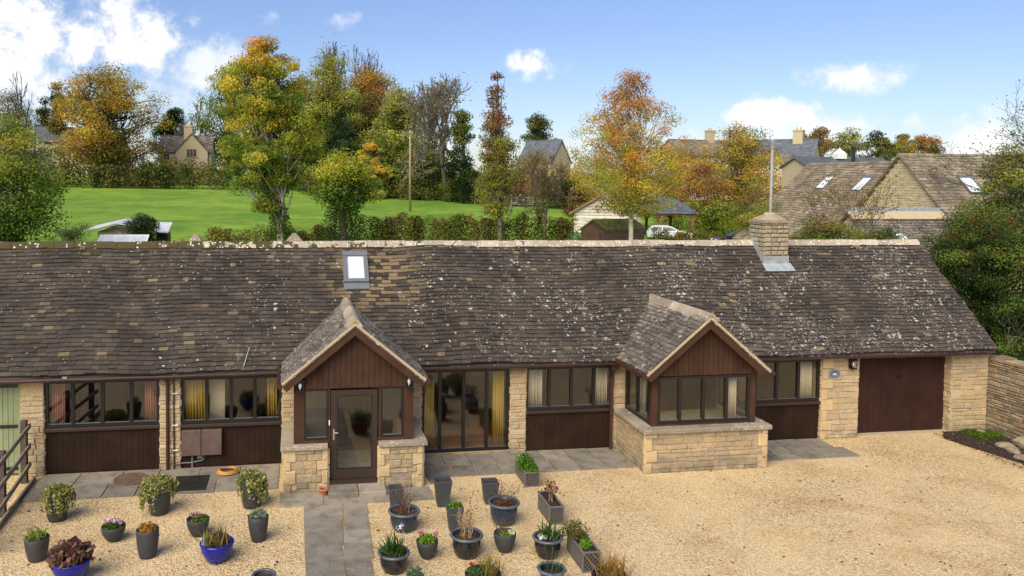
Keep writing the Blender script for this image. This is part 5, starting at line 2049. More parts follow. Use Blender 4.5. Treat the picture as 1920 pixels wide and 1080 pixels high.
# ------------------------------------------------------------------ houses and sheds behind
def far_house(name, label, c, L, D, ze, zr, rz, wall, roof, wins=(), chims=(), cat='house', zg=0.0, over=.25, course=.3, front_gable=None):
    """gabled house with its ridge along local x; wins: (face, a, z, w, h); chims: (a, height, size)"""
    rt = root(name, label, cat, (c[0], c[1], zg))
    rt.rotation_euler = (0, 0, rz)
    x0, x1, y0, y1 = c[0] - L / 2, c[0] + L / 2, c[1] - D / 2, c[1] + D / 2
    m = MB()
    m.prism([(x0, y0, zg), (x0, y1, zg), (x0, y1, ze), (x0, c[1], zr - .05), (x0, y0, ze)], (L, 0, 0))
    if front_gable:
        gx, gw, gz = front_gable
        m.prism([(gx - gw / 2, y0 - .8, zg), (gx + gw / 2, y0 - .8, zg), (gx + gw / 2, y0 - .8, ze), (gx, y0 - .8, gz), (gx - gw / 2, y0 - .8, ze)], (0, D / 2, 0))
    part('wall', m, wall, rt)
    r = MB()
    s = (zr - ze) / (D / 2)
    for sy in (-1, 1):
        O = (x0 - over if sy < 0 else x1 + over, c[1] + sy * (D / 2 + over), ze - s * over)
        tiles(r, O, (1 if sy < 0 else -1, 0, 0), (0, -sy * (D / 2 + over), s * (D / 2 + over)), L + 2 * over, math.hypot(1, s) * (D / 2 + over), course=course, wr=(.4, .8), thick=.05, seed=int(abs(c[0]) * 7) + sy)
    d = .02
    r.prism([(x0 - over, y0 - over, ze - s * over - d), (x0 - over, c[1], zr - d), (x0 - over, y1 + over, ze - s * over - d), (x0 - over, y1 + over, ze - s * over - .15), (x0 - over, c[1], zr - .15), (x0 - over, y0 - over, ze - s * over - .15)], (L + 2 * over, 0, 0))
    r.box(x0 - over, x1 + over, c[1] - .14, c[1] + .14, zr - .02, zr + .1)
    if front_gable:
        gx, gw, gz = front_gable
        sg = (gz - ze) / (gw / 2)
        yb = c[1]
        for sx in (-1, 1):
            O = (gx + sx * (gw / 2 + over), yb if sx < 0 else y0 - .8 - over, ze - sg * over)
            tiles(r, O, (0, -1 if sx < 0 else 1, 0), (-sx * (gw / 2 + over), 0, sg * (gw / 2 + over)), yb - y0 + .8 + over, math.hypot(1, sg) * (gw / 2 + over), course=course, wr=(.4, .8), thick=.05, seed=9 + sx)
    rf = part('roof', r, roof, rt)
    for (a, hgt, sz) in chims:
        k = MB()
        k.box(c[0] + a - sz / 2, c[0] + a + sz / 2, c[1] - sz / 2, c[1] + sz / 2, zr - 1.2, zr + hgt)
        k.box(c[0] + a - sz / 2 - .08, c[0] + a + sz / 2 + .08, c[1] - sz / 2 - .08, c[1] + sz / 2 + .08, zr + hgt - .28, zr + hgt - .1)
        for q in (-.2, .2):
            k.lathe([(.13, 0), (.11, .4)], (c[0] + a + q * sz, c[1], zr + hgt), 8)
        part('chimney', k, M_PALE, rf)
    for (face, a, z, w, h) in wins:
        k, gl = MB(), MB()
        yy = (y0 if face == 'y' else x1)
        if face == 'g':
            yy = y0 - .8

        def bx(mm, a0, a1, b0, b1, d0, d1):
            if face in 'yg':
                mm.box(a0, a1, yy - d1, yy - d0, b0, b1)
            else:
                mm.box(yy + d0, yy + d1, a0, a1, b0, b1)
        cc = c[0] + a if face in 'yg' else c[1] + a
        bx(k, cc - w / 2, cc + w / 2, z, z + .09, 0, .07)
        bx(k, cc - w / 2, cc + w / 2, z + h - .09, z + h, 0, .07)
        n = max(2, int(w / .6) + 1)
        for i in range(n):
            q = cc - w / 2 + (w - .09) * i / (n - 1)
            bx(k, q, q + .09, z + .09, z + h - .09, 0, .07)
        f = part('window', k, M_PALE, rt)
        bx(gl, cc - w / 2 + .05, cc + w / 2 - .05, z + .05, z + h - .05, .003, .03)
        part('pane', gl, M_DARKWIN, f)
    return rt


def velux(parent, u, v, wpx, Y0, z0, sl, L=1.45, w=.95, axis='y'):
    """roof window on the slope z = z0 + sl (y - Y0), or rising along x when axis is 'x'"""
    r = ray(u, v)
    i = 1 if axis == 'y' else 0
    t = (z0 + sl * (CAM[i] - Y0) - CAM[2]) / (r[2] - sl * r[i])
    P = CAM + t * r
    ud = np.array([1.0, 0, 0]) if axis == 'y' else np.array([0, -1.0, 0])
    n = (np.array([0, -sl, 1.0]) if axis == 'y' else np.array([-sl, 0, 1.0])) / math.hypot(1, sl)
    vd = (np.array([0, 1.0, sl]) if axis == 'y' else np.array([1.0, 0, sl])) / math.hypot(1, sl)
    m, g = MB(), MB()

    def slab(mm, a0, a1, b0, b1, d0, d1):
        q = [P + ud * a + vd * b + n * d0 for a, b in ((a0, b0), (a1, b0), (a1, b1), (a0, b1))]
        mm.prism(q, n * (d1 - d0))
    slab(m, -w / 2, w / 2, -L / 2, -L / 2 + .08, .03, .13)
    slab(m, -w / 2, w / 2, L / 2 - .16, L / 2, .03, .15)
    slab(m, -w / 2, -w / 2 + .08, -L / 2 + .08, L / 2 - .16, .03, .13)
    slab(m, w / 2 - .08, w / 2, -L / 2 + .08, L / 2 - .16, .03, .13)
    f = part('skylight', m, M_STEEL, parent)
    slab(g, -w / 2 + .06, w / 2 - .06, -L / 2 + .06, L / 2 - .14, .05, .10)
    part('skylight_pane', g, M_SLGLASS, f)


def rear_stone_house():
    A = at(1690, 290, 26)
    X, yr, zr = A
    s = .926
    hw = 4.8
    rt = root('stone_house', 'large honey stone house with mottled gable and stone slate roofs behind the garage end', 'house', (X + 5, yr + 2, 0))
    w = MB()
    ze = zr - s * hw
    w.prism([(X + .02, yr - hw + .2, 0), (X + .02, yr + hw - .2, 0), (X + .02, yr + hw - .2, ze - .05), (X + .02, yr, zr - .2), (X + .02, yr - hw + .2, ze - .05)], (17, 0, 0), 1)
    stones(w, (X, yr + hw, 0), (0, -1, 0), (0, 0, 1), 2 * hw, zr, ch=(.10, .2), lw=(.2, .55), prot=(.005, .03), gap=.012, seed=131, inside=lambda a, b: b < zr - .22 - s * abs(a - hw))
    part('gable_wall', w, [M_GABLE, M_MORTAR], rt)
    r = MB()
    Lr = 17
    o = .22
    ln = hw * math.hypot(1, s)
    kw = dict(course=.26, wr=(.28, .55), thick=.05, wave=.03)
    tiles(r, (X - o, yr - hw, ze), (1, 0, 0), (0, hw, s * hw), Lr, ln, seed=132, **kw)
    tiles(r, (X - o + Lr, yr + hw, ze), (-1, 0, 0), (0, -hw, s * hw), Lr, ln, seed=133, **kw)
    r.prism([(X - o + .02, yr - hw, ze - .02), (X - o + .02, yr, zr - .02), (X - o + .02, yr + hw, ze - .02), (X - o + .02, yr + hw, ze - .10), (X - o + .02, yr, zr - .1), (X - o + .02, yr - hw, ze - .10)], (Lr - .05, 0, 0))
    rg = MB()
    for i in range(28):
        rg.tube([(X - o + i * .6, yr, zr - .04), (X - o + i * .6 + .59, yr, zr - .04)], .14, 8)
    rf = part('roof', r, M_ROOF3, rt)
    part('ridge', rg, M_ROOF3, rf)
    velux(rf, 1818, 348, 34, yr, zr, s)
    # wing behind, its ridge running away from us
    Xl = at(1673, 304.5, 31)[0]
    zl = at(1673, 304.5, 31)[2]
    rr_ = ray(1513, 306)
    Ye = CAM[1] + (Xl - CAM[0]) / rr_[0] * rr_[1]
    hl, sl = 6.2, .93
    r2 = MB()
    tiles(r2, (Xl - hl, Ye, zl - sl * hl), (0, -1, 0), (hl, 0, sl * hl), Ye - 29, hl * math.hypot(1, sl), seed=135, **kw)
    tiles(r2, (Xl + hl, 29, zl - sl * hl), (0, 1, 0), (-hl, 0, sl * hl), Ye - 29, hl * math.hypot(1, sl), seed=136, **kw)
    r2.prism([(Xl - hl, Ye - .02, zl - sl * hl - .02), (Xl, Ye - .02, zl - .02), (Xl + hl, Ye - .02, zl - sl * hl - .02), (Xl + hl, Ye - .02, zl - sl * hl - .1), (Xl, Ye - .02, zl - .1), (Xl - hl, Ye - .02, zl - sl * hl - .1)], (0, 29.1 - Ye, 0))
    for i in range(int((Ye - 29) / .6)):
        r2.tube([(Xl, 29 + i * .6, zl - .03), (Xl, 29 + i * .6 + .59, zl - .03)], .13, 8)
    rf2 = part('wing_roof', r2, M_ROOF3, rt)
    w2 = MB()
    w2.prism([(Xl - hl + .3, Ye - .3, 0), (Xl + hl - .3, Ye - .3, 0), (Xl + hl - .3, Ye - .3, zl - sl * hl), (Xl, Ye - .3, zl - .25), (Xl - hl + .3, Ye - .3, zl - sl * hl)], (0, 30.9 - Ye + .3, 0))
    part('wing_wall', w2, M_GABLE, rt)
    velux(rf2, 1549, 343, 32, Xl, zl, sl, axis='x')
    velux(rf2, 1618, 346, 30, Xl, zl, sl, axis='x')
    # low lean-to in front of the gable
    Ys = 22.6
    C0 = at(1588, 399, Ys)
    zs = C0[2]
    hs_ = 3.4
    ss = .85
    r3 = MB()
    tiles(r3, (C0[0], Ys - hs_, zs - ss * hs_), (1, 0, 0), (0, hs_, ss * hs_), X - C0[0], hs_ * math.hypot(1, ss) - .25, seed=137, course=.2, wr=(.25, .45), thick=.045)
    tiles(r3, (X, Ys + 2.2, zs - ss * 2.2), (-1, 0, 0), (0, -2.2, ss * 2.2), X - C0[0], 2.2 * math.hypot(1, ss), seed=138, course=.2, wr=(.25, .45), thick=.045)
    r3.prism([(C0[0] + .02, Ys - hs_, zs - ss * hs_ - .02), (C0[0] + .02, Ys, zs - .02), (C0[0] + .02, Ys + 2.2, zs - ss * 2.2 - .02), (C0[0] + .02, Ys + 2.2, zs - ss * 2.2 - .1), (C0[0] + .02, Ys, zs - .1), (C0[0] + .02, Ys - hs_, zs - ss * hs_ - .1)], (X - C0[0] - .03, 0, 0))
    rf3 = part('outshut_roof', r3, M_ROOFW, rt)
    rr = MB()
    n = np.array([0, -ss, 1]) / math.hypot(1, ss)
    a, b = np.array([C0[0] - .05, Ys - .48, zs - ss * .48]) + n * .09, np.array([C0[0] - .05, Ys + .02, zs + .03]) + n * .05
    rr.prism([a, (X, a[1], a[2]), (X, b[1], b[2]), b], n * .05)
    part('outshut_ridge', rr, M_PALE, rf3)
    lf = MB()
    lf.box(C0[0] + .3, X - .01, Ys + .05, Ys + .12, zs + .02, zs + .30)
    lf.prism([(X - .06, Ys - hs_, zs - ss * hs_ + .06), (X - .06, Ys, zs + .06), (X - .06, Ys, zs + .34), (X - .06, Ys - hs_, zs - ss * hs_ + .34)], (.05, 0, 0))
    part('lead_flashing', lf, M_LEAD, rf3)
    w3 = MB()
    w3.prism([(C0[0] + .15, Ys - hs_ + .2, 0), (C0[0] + .15, Ys + 2.0, 0), (C0[0] + .15, Ys + 2.0, zs - ss * 2.1), (C0[0] + .15, Ys, zs - .2), (C0[0] + .15, Ys - hs_ + .2, zs - ss * hs_)], (X - C0[0] - .2, 0, 0))
    part('outshut_wall', w3, M_GABLE, rt)
    velux(rf3, 1688, 446, 28, Ys, zs, ss, L=.8, w=.7)


rear_stone_house()

TZ = lambda Y: float(terrain(0, Y))
P = at(352, 290, 152)
far_house('stone_cottage', 'stone cottage with lichen roof, front gable and chimney beyond the meadow hedge', (P[0], 152), 10.0, 7.0, at(330, 283, 148)[2], at(330, 254, 152)[2], 0.0, M_PALE, M_ROOF2,
          wins=[('g', 1.3, at(363, 295, 148)[2], 2.0, 1.7), ('y', -3.6, at(310, 300, 148)[2], 1.2, 1.3)], chims=[(.2, 2.0, 1.7)], zg=TZ(150), front_gable=(P[0] + 1.3, 6.2, at(362, 250, 147)[2]))
P = at(110, 260, 178)
far_house('slate_house', 'cream-walled slate-roofed house half hidden behind the golden tree on the left', (P[0], 178), 9, 8, at(100, 264, 174)[2], at(100, 238, 178)[2], 0.35, M_PALE, M_SLATE,
          wins=[('y', -2.5, at(100, 272, 174)[2], 1.6, 1.0)], zg=TZ(178))
P = at(168, 275, 172)
far_house('stone_house', 'low pale stone house immediately under the golden tree crown', (P[0] + 2, 172), 11, 7, at(160, 280, 170)[2], at(160, 252, 172)[2], -0.2, M_PALE, M_ROOF3, zg=TZ(172))
P = at(1015, 280, 128)
far_house('slate_house', 'grey slate house with a sunlit cream gable between copper tree and birch', (P[0] + .6, 128), 7.6, 6.2, at(1015, 302, 126)[2], at(1015, 263, 128)[2], -0.95, M_PALE, M_SLATE, zg=TZ(128))
P = at(1310, 285, 112)
far_house('stone_house', 'long stone slate house with chimney glimpsed behind the yellow tree', (P[0], 112), 12, 8, at(1310, 290, 108)[2], at(1310, 263, 112)[2], 0.15, M_PALE, M_ROOF3, chims=[(2.2, 1.8, 1.2)], zg=TZ(112))
P = at(1470, 290, 105)
far_house('slate_house', 'slate house with cream gable and tall chimney beside the thin galvanised pole', (P[0], 105), 10, 7, at(1470, 303, 103)[2], at(1470, 262, 105)[2], -0.8, M_PALE, M_SLATE, chims=[(2.2, 1.6, 1.5)], zg=TZ(105))
P = at(1585, 302, 62)
hh = far_house('slate_barn', 'long low slate roof with a white cupola and black flue', (P[0] + .6, 64), 10.5, 5, at(1585, 312, 61)[2], at(1585, 296, 64)[2], 0.0, M_PALE, M_SLATE, zg=TZ(62))
q = at(1574, 293, 63.5)
m = MB()
m.box(q[0] - .55, q[0] + .55, 63, 64.1, q[2] - .3, q[2] + .25)
m.lathe([(.72, .25), (.45, .55), (.12, .75), (.03, 1.0)], (q[0], 63.5, q[2]), 4)
part('cupola', m, M_WHITE, hh)
q = at(1600, 295, 61.5)
m = MB()
m.lathe([(.2, -.8), (.2, .95), (.27, .95), (.27, 1.1), (.16, 1.15)], (q[0], 61.5, q[2]), 14)
part('flue', m, M_BLACK, hh)


def board_barn():
    """silver boarded barn behind the garden shed"""
    Y = 62
    a, b = at(1080, 398, Y), at(1196, 398, Y)
    ap = at(1138, 360, Y)
    zg = TZ(Y)
    rt = root('boarded_barn', 'silvery weatherboarded barn with a tiled roof behind the birch', 'barn', (ap[0], Y, zg))
    rt.rotation_euler = (0, 0, math.radians(-24))
    m = MB()
    hw = b[0] - ap[0]
    s = (ap[2] - a[2]) / hw
    m.prism([(a[0], Y + .06, zg), (b[0], Y + .06, zg), (b[0], Y + .06, a[2]), (ap[0], Y + .06, ap[2] - .05), (a[0], Y + .06, a[2])], (0, 9, 0))
    W_ = b[0] - a[0]
    H = ap[2] - zg
    boards(m, (a[0], Y + .05, zg), (1, 0, 0), (0, 0, 1), W_, H, bw=.30, thick=.07, gap=.06, horiz=True,
           top=lambda z: (max(0, (zg + z - a[2]) / s), W_ - max(0, (zg + z - a[2]) / s)))
    part('wall', m, M_BARNW, rt)
    r = MB()
    for sx in (-1, 1):
        O = (ap[0] + sx * (hw + .4), Y - .35 if sx > 0 else Y + 9.2, ap[2] - s * (hw + .4) + .08)
        tiles(r, O, (0, sx, 0), (-sx * (hw + .4), 0, s * (hw + .4)), 9.5, (hw + .4) * math.hypot(1, s), course=.25, wr=(.3, .5), thick=.06, seed=5)
        q = [np.array([ap[0] + sx * (hw + .4), Y - .36, O[2] + .04]), np.array([ap[0], Y - .36, ap[2] + .12]), np.array([ap[0], Y - .36, ap[2] - .12]), np.array([ap[0] + sx * (hw + .4), Y - .36, O[2] - .2])]
        r.prism(q, (0, .07, 0), 1)
    part('roof', r, [M_SLATE, M_OAK], rt)


board_barn()


def carport():
    Y = 58
    a, b = at(1222, 401, Y), at(1309, 402, Y)
    top0 = at(1278, 372, Y + 2.2)
    zg = TZ(Y)
    rt = root('carport', 'open oak-posted carport with a hipped slate roof', 'carport', ((a[0] + b[0]) / 2, Y + 2, zg))
    ze, zr = a[2], top0[2]
    D = 4.6
    x0, x1 = a[0] - .5, b[0]
    r = MB()
    hip = 1.7
    ym = Y + D / 2
    v = [(x0, Y, ze), (x1, Y, ze), (x1, Y + D, ze), (x0, Y + D, ze), (x0 + .2, ym, zr), (x1 - hip, ym, zr)]
    r.add(v, [(0, 1, 5, 4), (1, 2, 5), (2, 3, 4, 5), (3, 0, 4), (3, 2, 1, 0)])
    L = math.hypot(D / 2, zr - ze)
    tiles(r, (x0, Y - .05, ze), (1, 0, 0), (0, D / 2, zr - ze), x1 - x0, L, course=.28, wr=(.3, .5), thick=.05, seed=3, inside=lambda p, q: p < (x1 - x0) - hip * q / L)
    r.bar((x1, Y, ze + .06), (x1 - hip, ym, zr + .06), .16, .1)
    r.bar((x0, ym, zr + .05), (x1 - hip, ym, zr + .05), .2, .12)
    part('roof', r, M_SLATE, rt)
    for u, dy in ((1238, .25), (1298, .25), (1243, 4.1), (1290, 4.1)):
        p = at(u, 420, Y + .25)
        m = MB()
        m.box(p[0] - .11, p[0] + .11, Y + dy - .1, Y + dy + .1, zg - .1, ze)
        for sx in (-1, 1):
            m.bar((p[0] + sx * .06, Y + dy, ze - .75), (p[0] + sx * .62, Y + dy, ze - .06), .1, .1, up=(0, 1, 0))
        part('post', m, M_OAK, rt)
    m = MB()
    m.box(x0 + .1, x1 - .1, Y + .14, Y + .36, ze - .16, ze + .0)
    part('beam', m, M_OAK, rt)


carport()


def garden_shed():
    Y = 50
    a, b, ap = at(1085, 430, Y), at(1133, 434, Y), at(1106, 413, Y)
    rt = root('garden_shed', 'small brown boarded shed with a mossy felt roof in front of the boarded barn', 'shed', (b[0], Y + 1, 0))
    c = at(1222, 432, Y)
    zg = 0
    ze = a[2]
    x0, x1, xe = a[0], b[0], c[0]
    # the gable end is turned towards the camera, its long side runs right and a little away
    d = np.array([xe - x1, 1.6, 0])
    m = MB()
    poly = [(x0, Y - .6, zg), (x1, Y, zg), (x1, Y, ze), ((x0 + x1) / 2, Y - .3, ap[2]), (x0, Y - .6, ze)]
    m.prism([(p[0], p[1] + .03, p[2]) for p in poly], d)
    g = np.array([x1 - x0, .6, 0])
    boards(m, (x0, Y - .6, zg), g, (0, 0, 1), np.linalg.norm(g), ze - zg, bw=.13, thick=.03, gap=.012, horiz=True)
    boards(m, (x1, Y, zg), d, (0, 0, 1), np.linalg.norm(d), ze - zg, bw=.13, thick=.03, gap=.012, horiz=True)
    part('wall', m, M_SHEDW, rt)
    r = MB()
    A = np.array([(x0 + x1) / 2, Y - .3, ap[2]])
    for e in (np.array([x0 - .15, Y - .63, ze - .08]), np.array([x1 + .15, Y + .03, ze - .08])):
        q = [e - d * .02, A - d * .02, A + d * 1.02, e + d * 1.02]
        r.prism([p + np.array([0, 0, .05]) for p in q], (0, 0, .07))
    rf = part('roof', r, M_ROOFF, rt)
    f = MB()
    for e in (np.array([x0 - .15, Y - .7, ze - .08]), np.array([x1 + .15, Y - .05, ze - .08])):
        f.bar(e - d * .024 + np.array([0, 0, .02]), A - d * .024 + np.array([0, -.06, .06]), .04, .14, up=(0, 1, 0.01))
    part('barge_board', f, M_WOODG, rf)
    k = MB()
    u = g / np.linalg.norm(g)
    o = np.array([x0, Y - .6, 0]) + u * 1.25 - np.array([-u[1], u[0], 0]) * .035
    boards(k, o, u, (0, 0, 1), .75, 1.6, bw=.15, thick=.03, gap=.01)
    part('door', k, M_SHEDW, rt)


garden_shed()


def car(label, P, rz, body, s=1.0):
    """estate car: body shell, glasshouse, wheels, lamps; nose towards local +x"""
    rt = root('parked_car', label, 'car', P)
    rt.rotation_euler = (0, 0, rz)
    x, y, z = P
    m = MB()
    low = [(-2.1, .35), (-2.15, .75), (-2.0, 1.0), (.95, 1.0), (1.75, .9), (2.1, .72), (2.15, .4), (1.9, .28), (-1.9, .28)]
    m.prism([(x + a, y - .86, z + b) for a, b in low], (0, 1.72, 0))
    top = [(-2.0, 1.0), (-1.75, 1.38), (-1.3, 1.5), (-.2, 1.5), (.25, 1.38), (.95, 1.0)]
    vs = [(x + a, y - .84 + .16 * (b - 1.0) / .5, z + b) for a, b in top] + [(x + a, y + .84 - .16 * (b - 1.0) / .5, z + b) for a, b in top]
    n = len(top)
    m.add(vs, [tuple(range(n)), tuple(range(2 * n - 1, n - 1, -1))] + [(i, i + n, (i + 1) % n + n, (i + 1) % n) for i in range(n)])
    b_ = part('body', m, body, rt, bevel=.05)
    w = MB()
    for sy in (-1, 1):
        for q in ([(-1.75, 1.05), (-1.6, 1.36), (-.75, 1.40), (-.75, 1.05)], [(-.68, 1.05), (-.68, 1.40), (-.1, 1.38), (.2, 1.30), (.62, 1.05)]):
            w.prism([(x + a, y + sy * (.86 - .16 * (b - 1.0) / .5 - .004), z + b) for a, b in q], (0, sy * .012, 0))
    w.prism([(x + .27, y - .62, z + 1.375), (x + .27, y + .62, z + 1.375), (x + .93, y + .72, z + 1.035), (x + .93, y - .72, z + 1.035)], (.02, 0, .03))
    part('window', w, M_DARKWIN, rt)
    for sx in (-1.3, 1.35):
        for sy in (-1, 1):
            k = MB()
            k.tube([(x + sx, y + sy * .72, z + .32), (x + sx, y + sy * .89, z + .32)], .32, 18)
            wh = part('wheel', k, M_TYRE, rt)
            k = MB()
            k.tube([(x + sx, y + sy * .88, z + .32), (x + sx, y + sy * .9, z + .32)], .2, 12)
            part('rim', k, M_GALV, wh)
    for sy in (-1, 1):
        k = MB()
        k.box(x + 1.95, x + 2.13, y + sy * .6 - .16, y + sy * .6 + .16, z + .64, z + .78)
        part('headlight', k, M_SLGLASS, rt, bevel=.03)
    return rt


p = at(1254, 445, 57)
car('white car parked with its nose under the carport', (p[0], 57.0, TZ(57) - .12), -.35, M_CARW)
p = at(1392, 450, 44)
car('dark car showing only its roof beside the chimney', (p[0] - .3, 44, .55), 2.9, M_CARD)


def left_sheds():
    Y = 40
    a, ap, c = at(160, 432, Y), at(218, 419, Y), at(246, 425, Y)
    rt = root('old_shed', 'low timber shed under a pale sheeted roof at the near edge of the meadow', 'shed', (ap[0], Y + 1.5, 0))
    m = MB()
    m.prism([(a[0] + .8, Y, 0), (c[0] + .6, Y, 0), (c[0] + .6, Y, c[2] - .25), (ap[0], Y, ap[2] - .1), (a[0] + .8, Y, a[2] - .1)], (0, 3.2, 0))
    boards(m, (a[0] + .8, Y - .01, 0), (1, 0, 0), (0, 0, 1), c[0] - a[0] - .2, a[2] - .1, bw=.17, thick=.04, gap=.02, horiz=True)
    part('wall', m, M_WOODG, rt)
    r = MB()
    r.prism([(a[0], Y - .4, a[2] - .05), (ap[0], Y - .4, ap[2]), (ap[0], Y + 3.6, ap[2] + .1), (a[0], Y + 3.6, a[2] + .1)], (0, 0, .07))
    r.prism([(ap[0], Y - .4, ap[2]), (c[0] + .9, Y - .3, c[2] - .1), (c[0] + .9, Y + 3.6, c[2]), (ap[0], Y + 3.6, ap[2] + .1)], (0, 0, .07))
    part('roof', r, M_TARP, rt)
    f = MB()
    f.bar((a[0] + .7, Y - .42, a[2] + .08), (ap[0], Y - .42, ap[2] - .12), .04, .16, up=(0, 1, .01))
    f.bar((ap[0], Y - .42, ap[2] - .12), (c[0] + .9, Y - .34, c[2] - .2), .04, .16, up=(0, 1, .01))
    part('fascia', f, M_STEEL, rt)
    # cold frame
    Yc = 30
    a, b = at(180, 458, Yc), at(272, 458, Yc)
    t = at(180, 447, Yc + .5)
    rt = root('cold_frame', 'white framed cold frame glimpsed over the left ridge', 'cold frame', ((a[0] + b[0]) / 2, Yc, 0))
    m = MB()
    m.box(a[0], b[0], Yc, Yc + 1.2, 0, a[2] - .1)
    part('base', m, M_WOODG, rt)
    z0, z1 = a[2] - .1, t[2]
    w = b[0] - a[0]
    m, g = MB(), MB()
    for i in range(4):
        x = a[0] + w * i / 3
        m.bar((x, Yc - .02, z0), (x, Yc + 1.15, z1 + .12), .07, .06)
    m.box(a[0] - .03, b[0] + .03, Yc - .05, Yc + .02, z0 - .04, z0 + .05)
    m.box(a[0] - .03, b[0] + .03, Yc + 1.1, Yc + 1.2, z1 + .06, z1 + .17)
    f = part('lid_frame', m, M_WHITE, rt)
    g.prism([(a[0], Yc, z0 - .01), (b[0], Yc, z0 - .01), (b[0], Yc + 1.1, z1 + .09), (a[0], Yc + 1.1, z1 + .09)], (0, 0, .02))
    part('lid', g, M_TARP, f)
    # hutch to the right of the bush
    Yh = 38
    a, b = at(293, 444, Yh), at(314, 444, Yh)
    t = at(300, 424, Yh)
    rt = root('small_hutch', 'small grey lean-to hutch right of the dark evergreen bush', 'hutch', ((a[0] + b[0]) / 2, Yh, 0))
    m = MB()
    m.prism([(a[0], Yh, 0), (b[0], Yh, 0), (b[0], Yh, t[2] - .5), (a[0], Yh, t[2] - .35)], (0, 1.4, 0))
    part('wall', m, M_BLACK, rt)
    m = MB()
    m.prism([(a[0] - .3, Yh - .3, t[2] - .42), (b[0] + .1, Yh - .3, t[2] - .42), (b[0] + .1, Yh + 1.5, t[2] + .12), (a[0] - .3, Yh + 1.5, t[2] + .12)], (0, 0, .06))
    part('roof', m, M_TARP, rt)


left_sheds()

# poles, wire, gate, butt
Yp = 88
p = at(769, 385, Yp)
q = at(769, 244, Yp)
rt = root('utility_pole', 'tall timber utility pole standing in the meadow', 'pole', (p[0], Yp, TZ(Yp)))
m = MB()
m.tube([(p[0], Yp, TZ(Yp) - .1), (q[0], Yp, q[2])], [.18, .13], 10)
part('shaft', m, M_POLE, rt, smooth=True)
m = MB()
m.box(q[0] - .4, q[0] + .4, Yp - .19, Yp - .10, q[2] - .5, q[2] - .38)
for sx in (-.32, .32):
    m.lathe([(.05, 0), (.07, .06), (.03, .16)], (q[0] + sx, Yp - .145, q[2] - .38), 8)
part('crossarm', m, M_POLE, rt)
m = MB()
A, B = np.array([q[0] - .32, Yp - .145, q[2] - .24]), at(560, 268, 105)
m.tube([A + (B - A) * t - np.array([0, 0, 1.2 * t * (1 - t)]) for t in np.linspace(0, 1, 12)], .03, 4)
tag(part('overhead_cable', m, M_BLACK), 'overhead cable running left from the timber utility pole into the wood', 'cable')
Yq = 24
p, q = at(1443, 440, Yq), at(1449, 262, Yq)
rt = root('metal_pole', 'thin galvanised pole with a short crosspiece rising behind the chimney', 'pole', (p[0], Yq, 0))
m = MB()
m.tube([(p[0], Yq, 0), (q[0], Yq, q[2])], .085, 8)
part('shaft', m, M_GALV, rt, smooth=True)
m = MB()
m.box(q[0] - .1, q[0] + .5, Yq - .05, Yq + .05, q[2] - .25, q[2] - .17)
m.box(q[0] - .06, q[0] + .06, Yq - .12, Yq - .05, q[2] - .5, q[2] - .1)
part('crosspiece', m, M_GALV, rt)
m = MB()
A, B = np.array([q[0], Yq, q[2] - 1.9]), at(1290, 310, 60)
m.tube([A + (B - A) * t - np.array([0, 0, 1.0 * t * (1 - t)]) for t in np.linspace(0, 1, 12)], .018, 4)
tag(part('overhead_cable', m, M_BLACK), 'overhead cable running left from the thin galvanised pole', 'cable')
Yg = 96
a, b = at(958, 392, Yg), at(998, 394, Yg)
zg = TZ(Yg)
rt = root('field_gate', 'grey five-bar field gate at the far right of the meadow', 'gate', ((a[0] + b[0]) / 2, Yg, zg))
for x in (a[0], b[0]):
    m = MB()
    m.box(x - .12, x + .12, Yg - .12, Yg + .12, zg, zg + 1.7)
    part('post', m, M_WOODG, rt)
m = MB()
for i in range(5):
    m.box(a[0] + .12, b[0] - .12, Yg - .03, Yg + .03, zg + .25 + i * .27, zg + .34 + i * .27)
m.bar((a[0] + .15, Yg - .05, zg + .3), (b[0] - .15, Yg - .05, zg + 1.4), .05, .09, up=(0, 1, .01))
part('bars', m, M_GALV, rt)
p = at(1079, 455, 48)
m = MB()
m.lathe([(.34, 0), (.42, .5), (.40, .9), (.42, 1.0), (.30, 1.12), (.08, 1.16)], (p[0], 48, 0), 18)
m.v = [(v[0], v[1], v[2] * 1.25) for v in m.v]
tag(part('water_butt', m, M_BUTT, smooth=True), 'green plastic water butt at the left of the brown shed', 'water butt')

# ------------------------------------------------------------------ trees and hedges
G1, G2 = 'trees of the wood behind the meadow', 'shrubs along the far edge of the meadow'
tree('hornbeam_tree', 'tall vase-shaped tree, green below and orange at the top, many pale stems', 490, 50, 68, 392, 172,
     [(.05, [GR, YG, YG]), (.35, [GR, YG, YG]), (.62, [YG, YG, YE, GR]), (.84, [YE, YG, YG, YE]), (1.03, [GO, GO, YE, OR])], 'vase', ncl=240, lpc=190, leaf=.25, clr=.062, trunk=.34, ub=528, uc=494,
     stems=9, bark=M_BIRCH, seed=301, fork=.35, twig=.05, spread=.12, stem_h=.72, ivy=(522, 372, 470, 44, [IV, DG, GR], 2600))
tree('ivy_tree', 'short round yellow-topped tree with its foot wrapped in dark ivy', 643, 48, 290, 390, 120,
     [(.1, [GR, DG, GR]), (.5, [GR, YG, YG]), (.85, [YE, YG, YG, YE, YG])], 'vase', ncl=80, lpc=170, leaf=.23, clr=.10, trunk=.30, ub=643, stems=5, seed=302, ivy=(643, 368, 470, 84, [IV, IV, DG, (.04, .065, .018)], 6500))
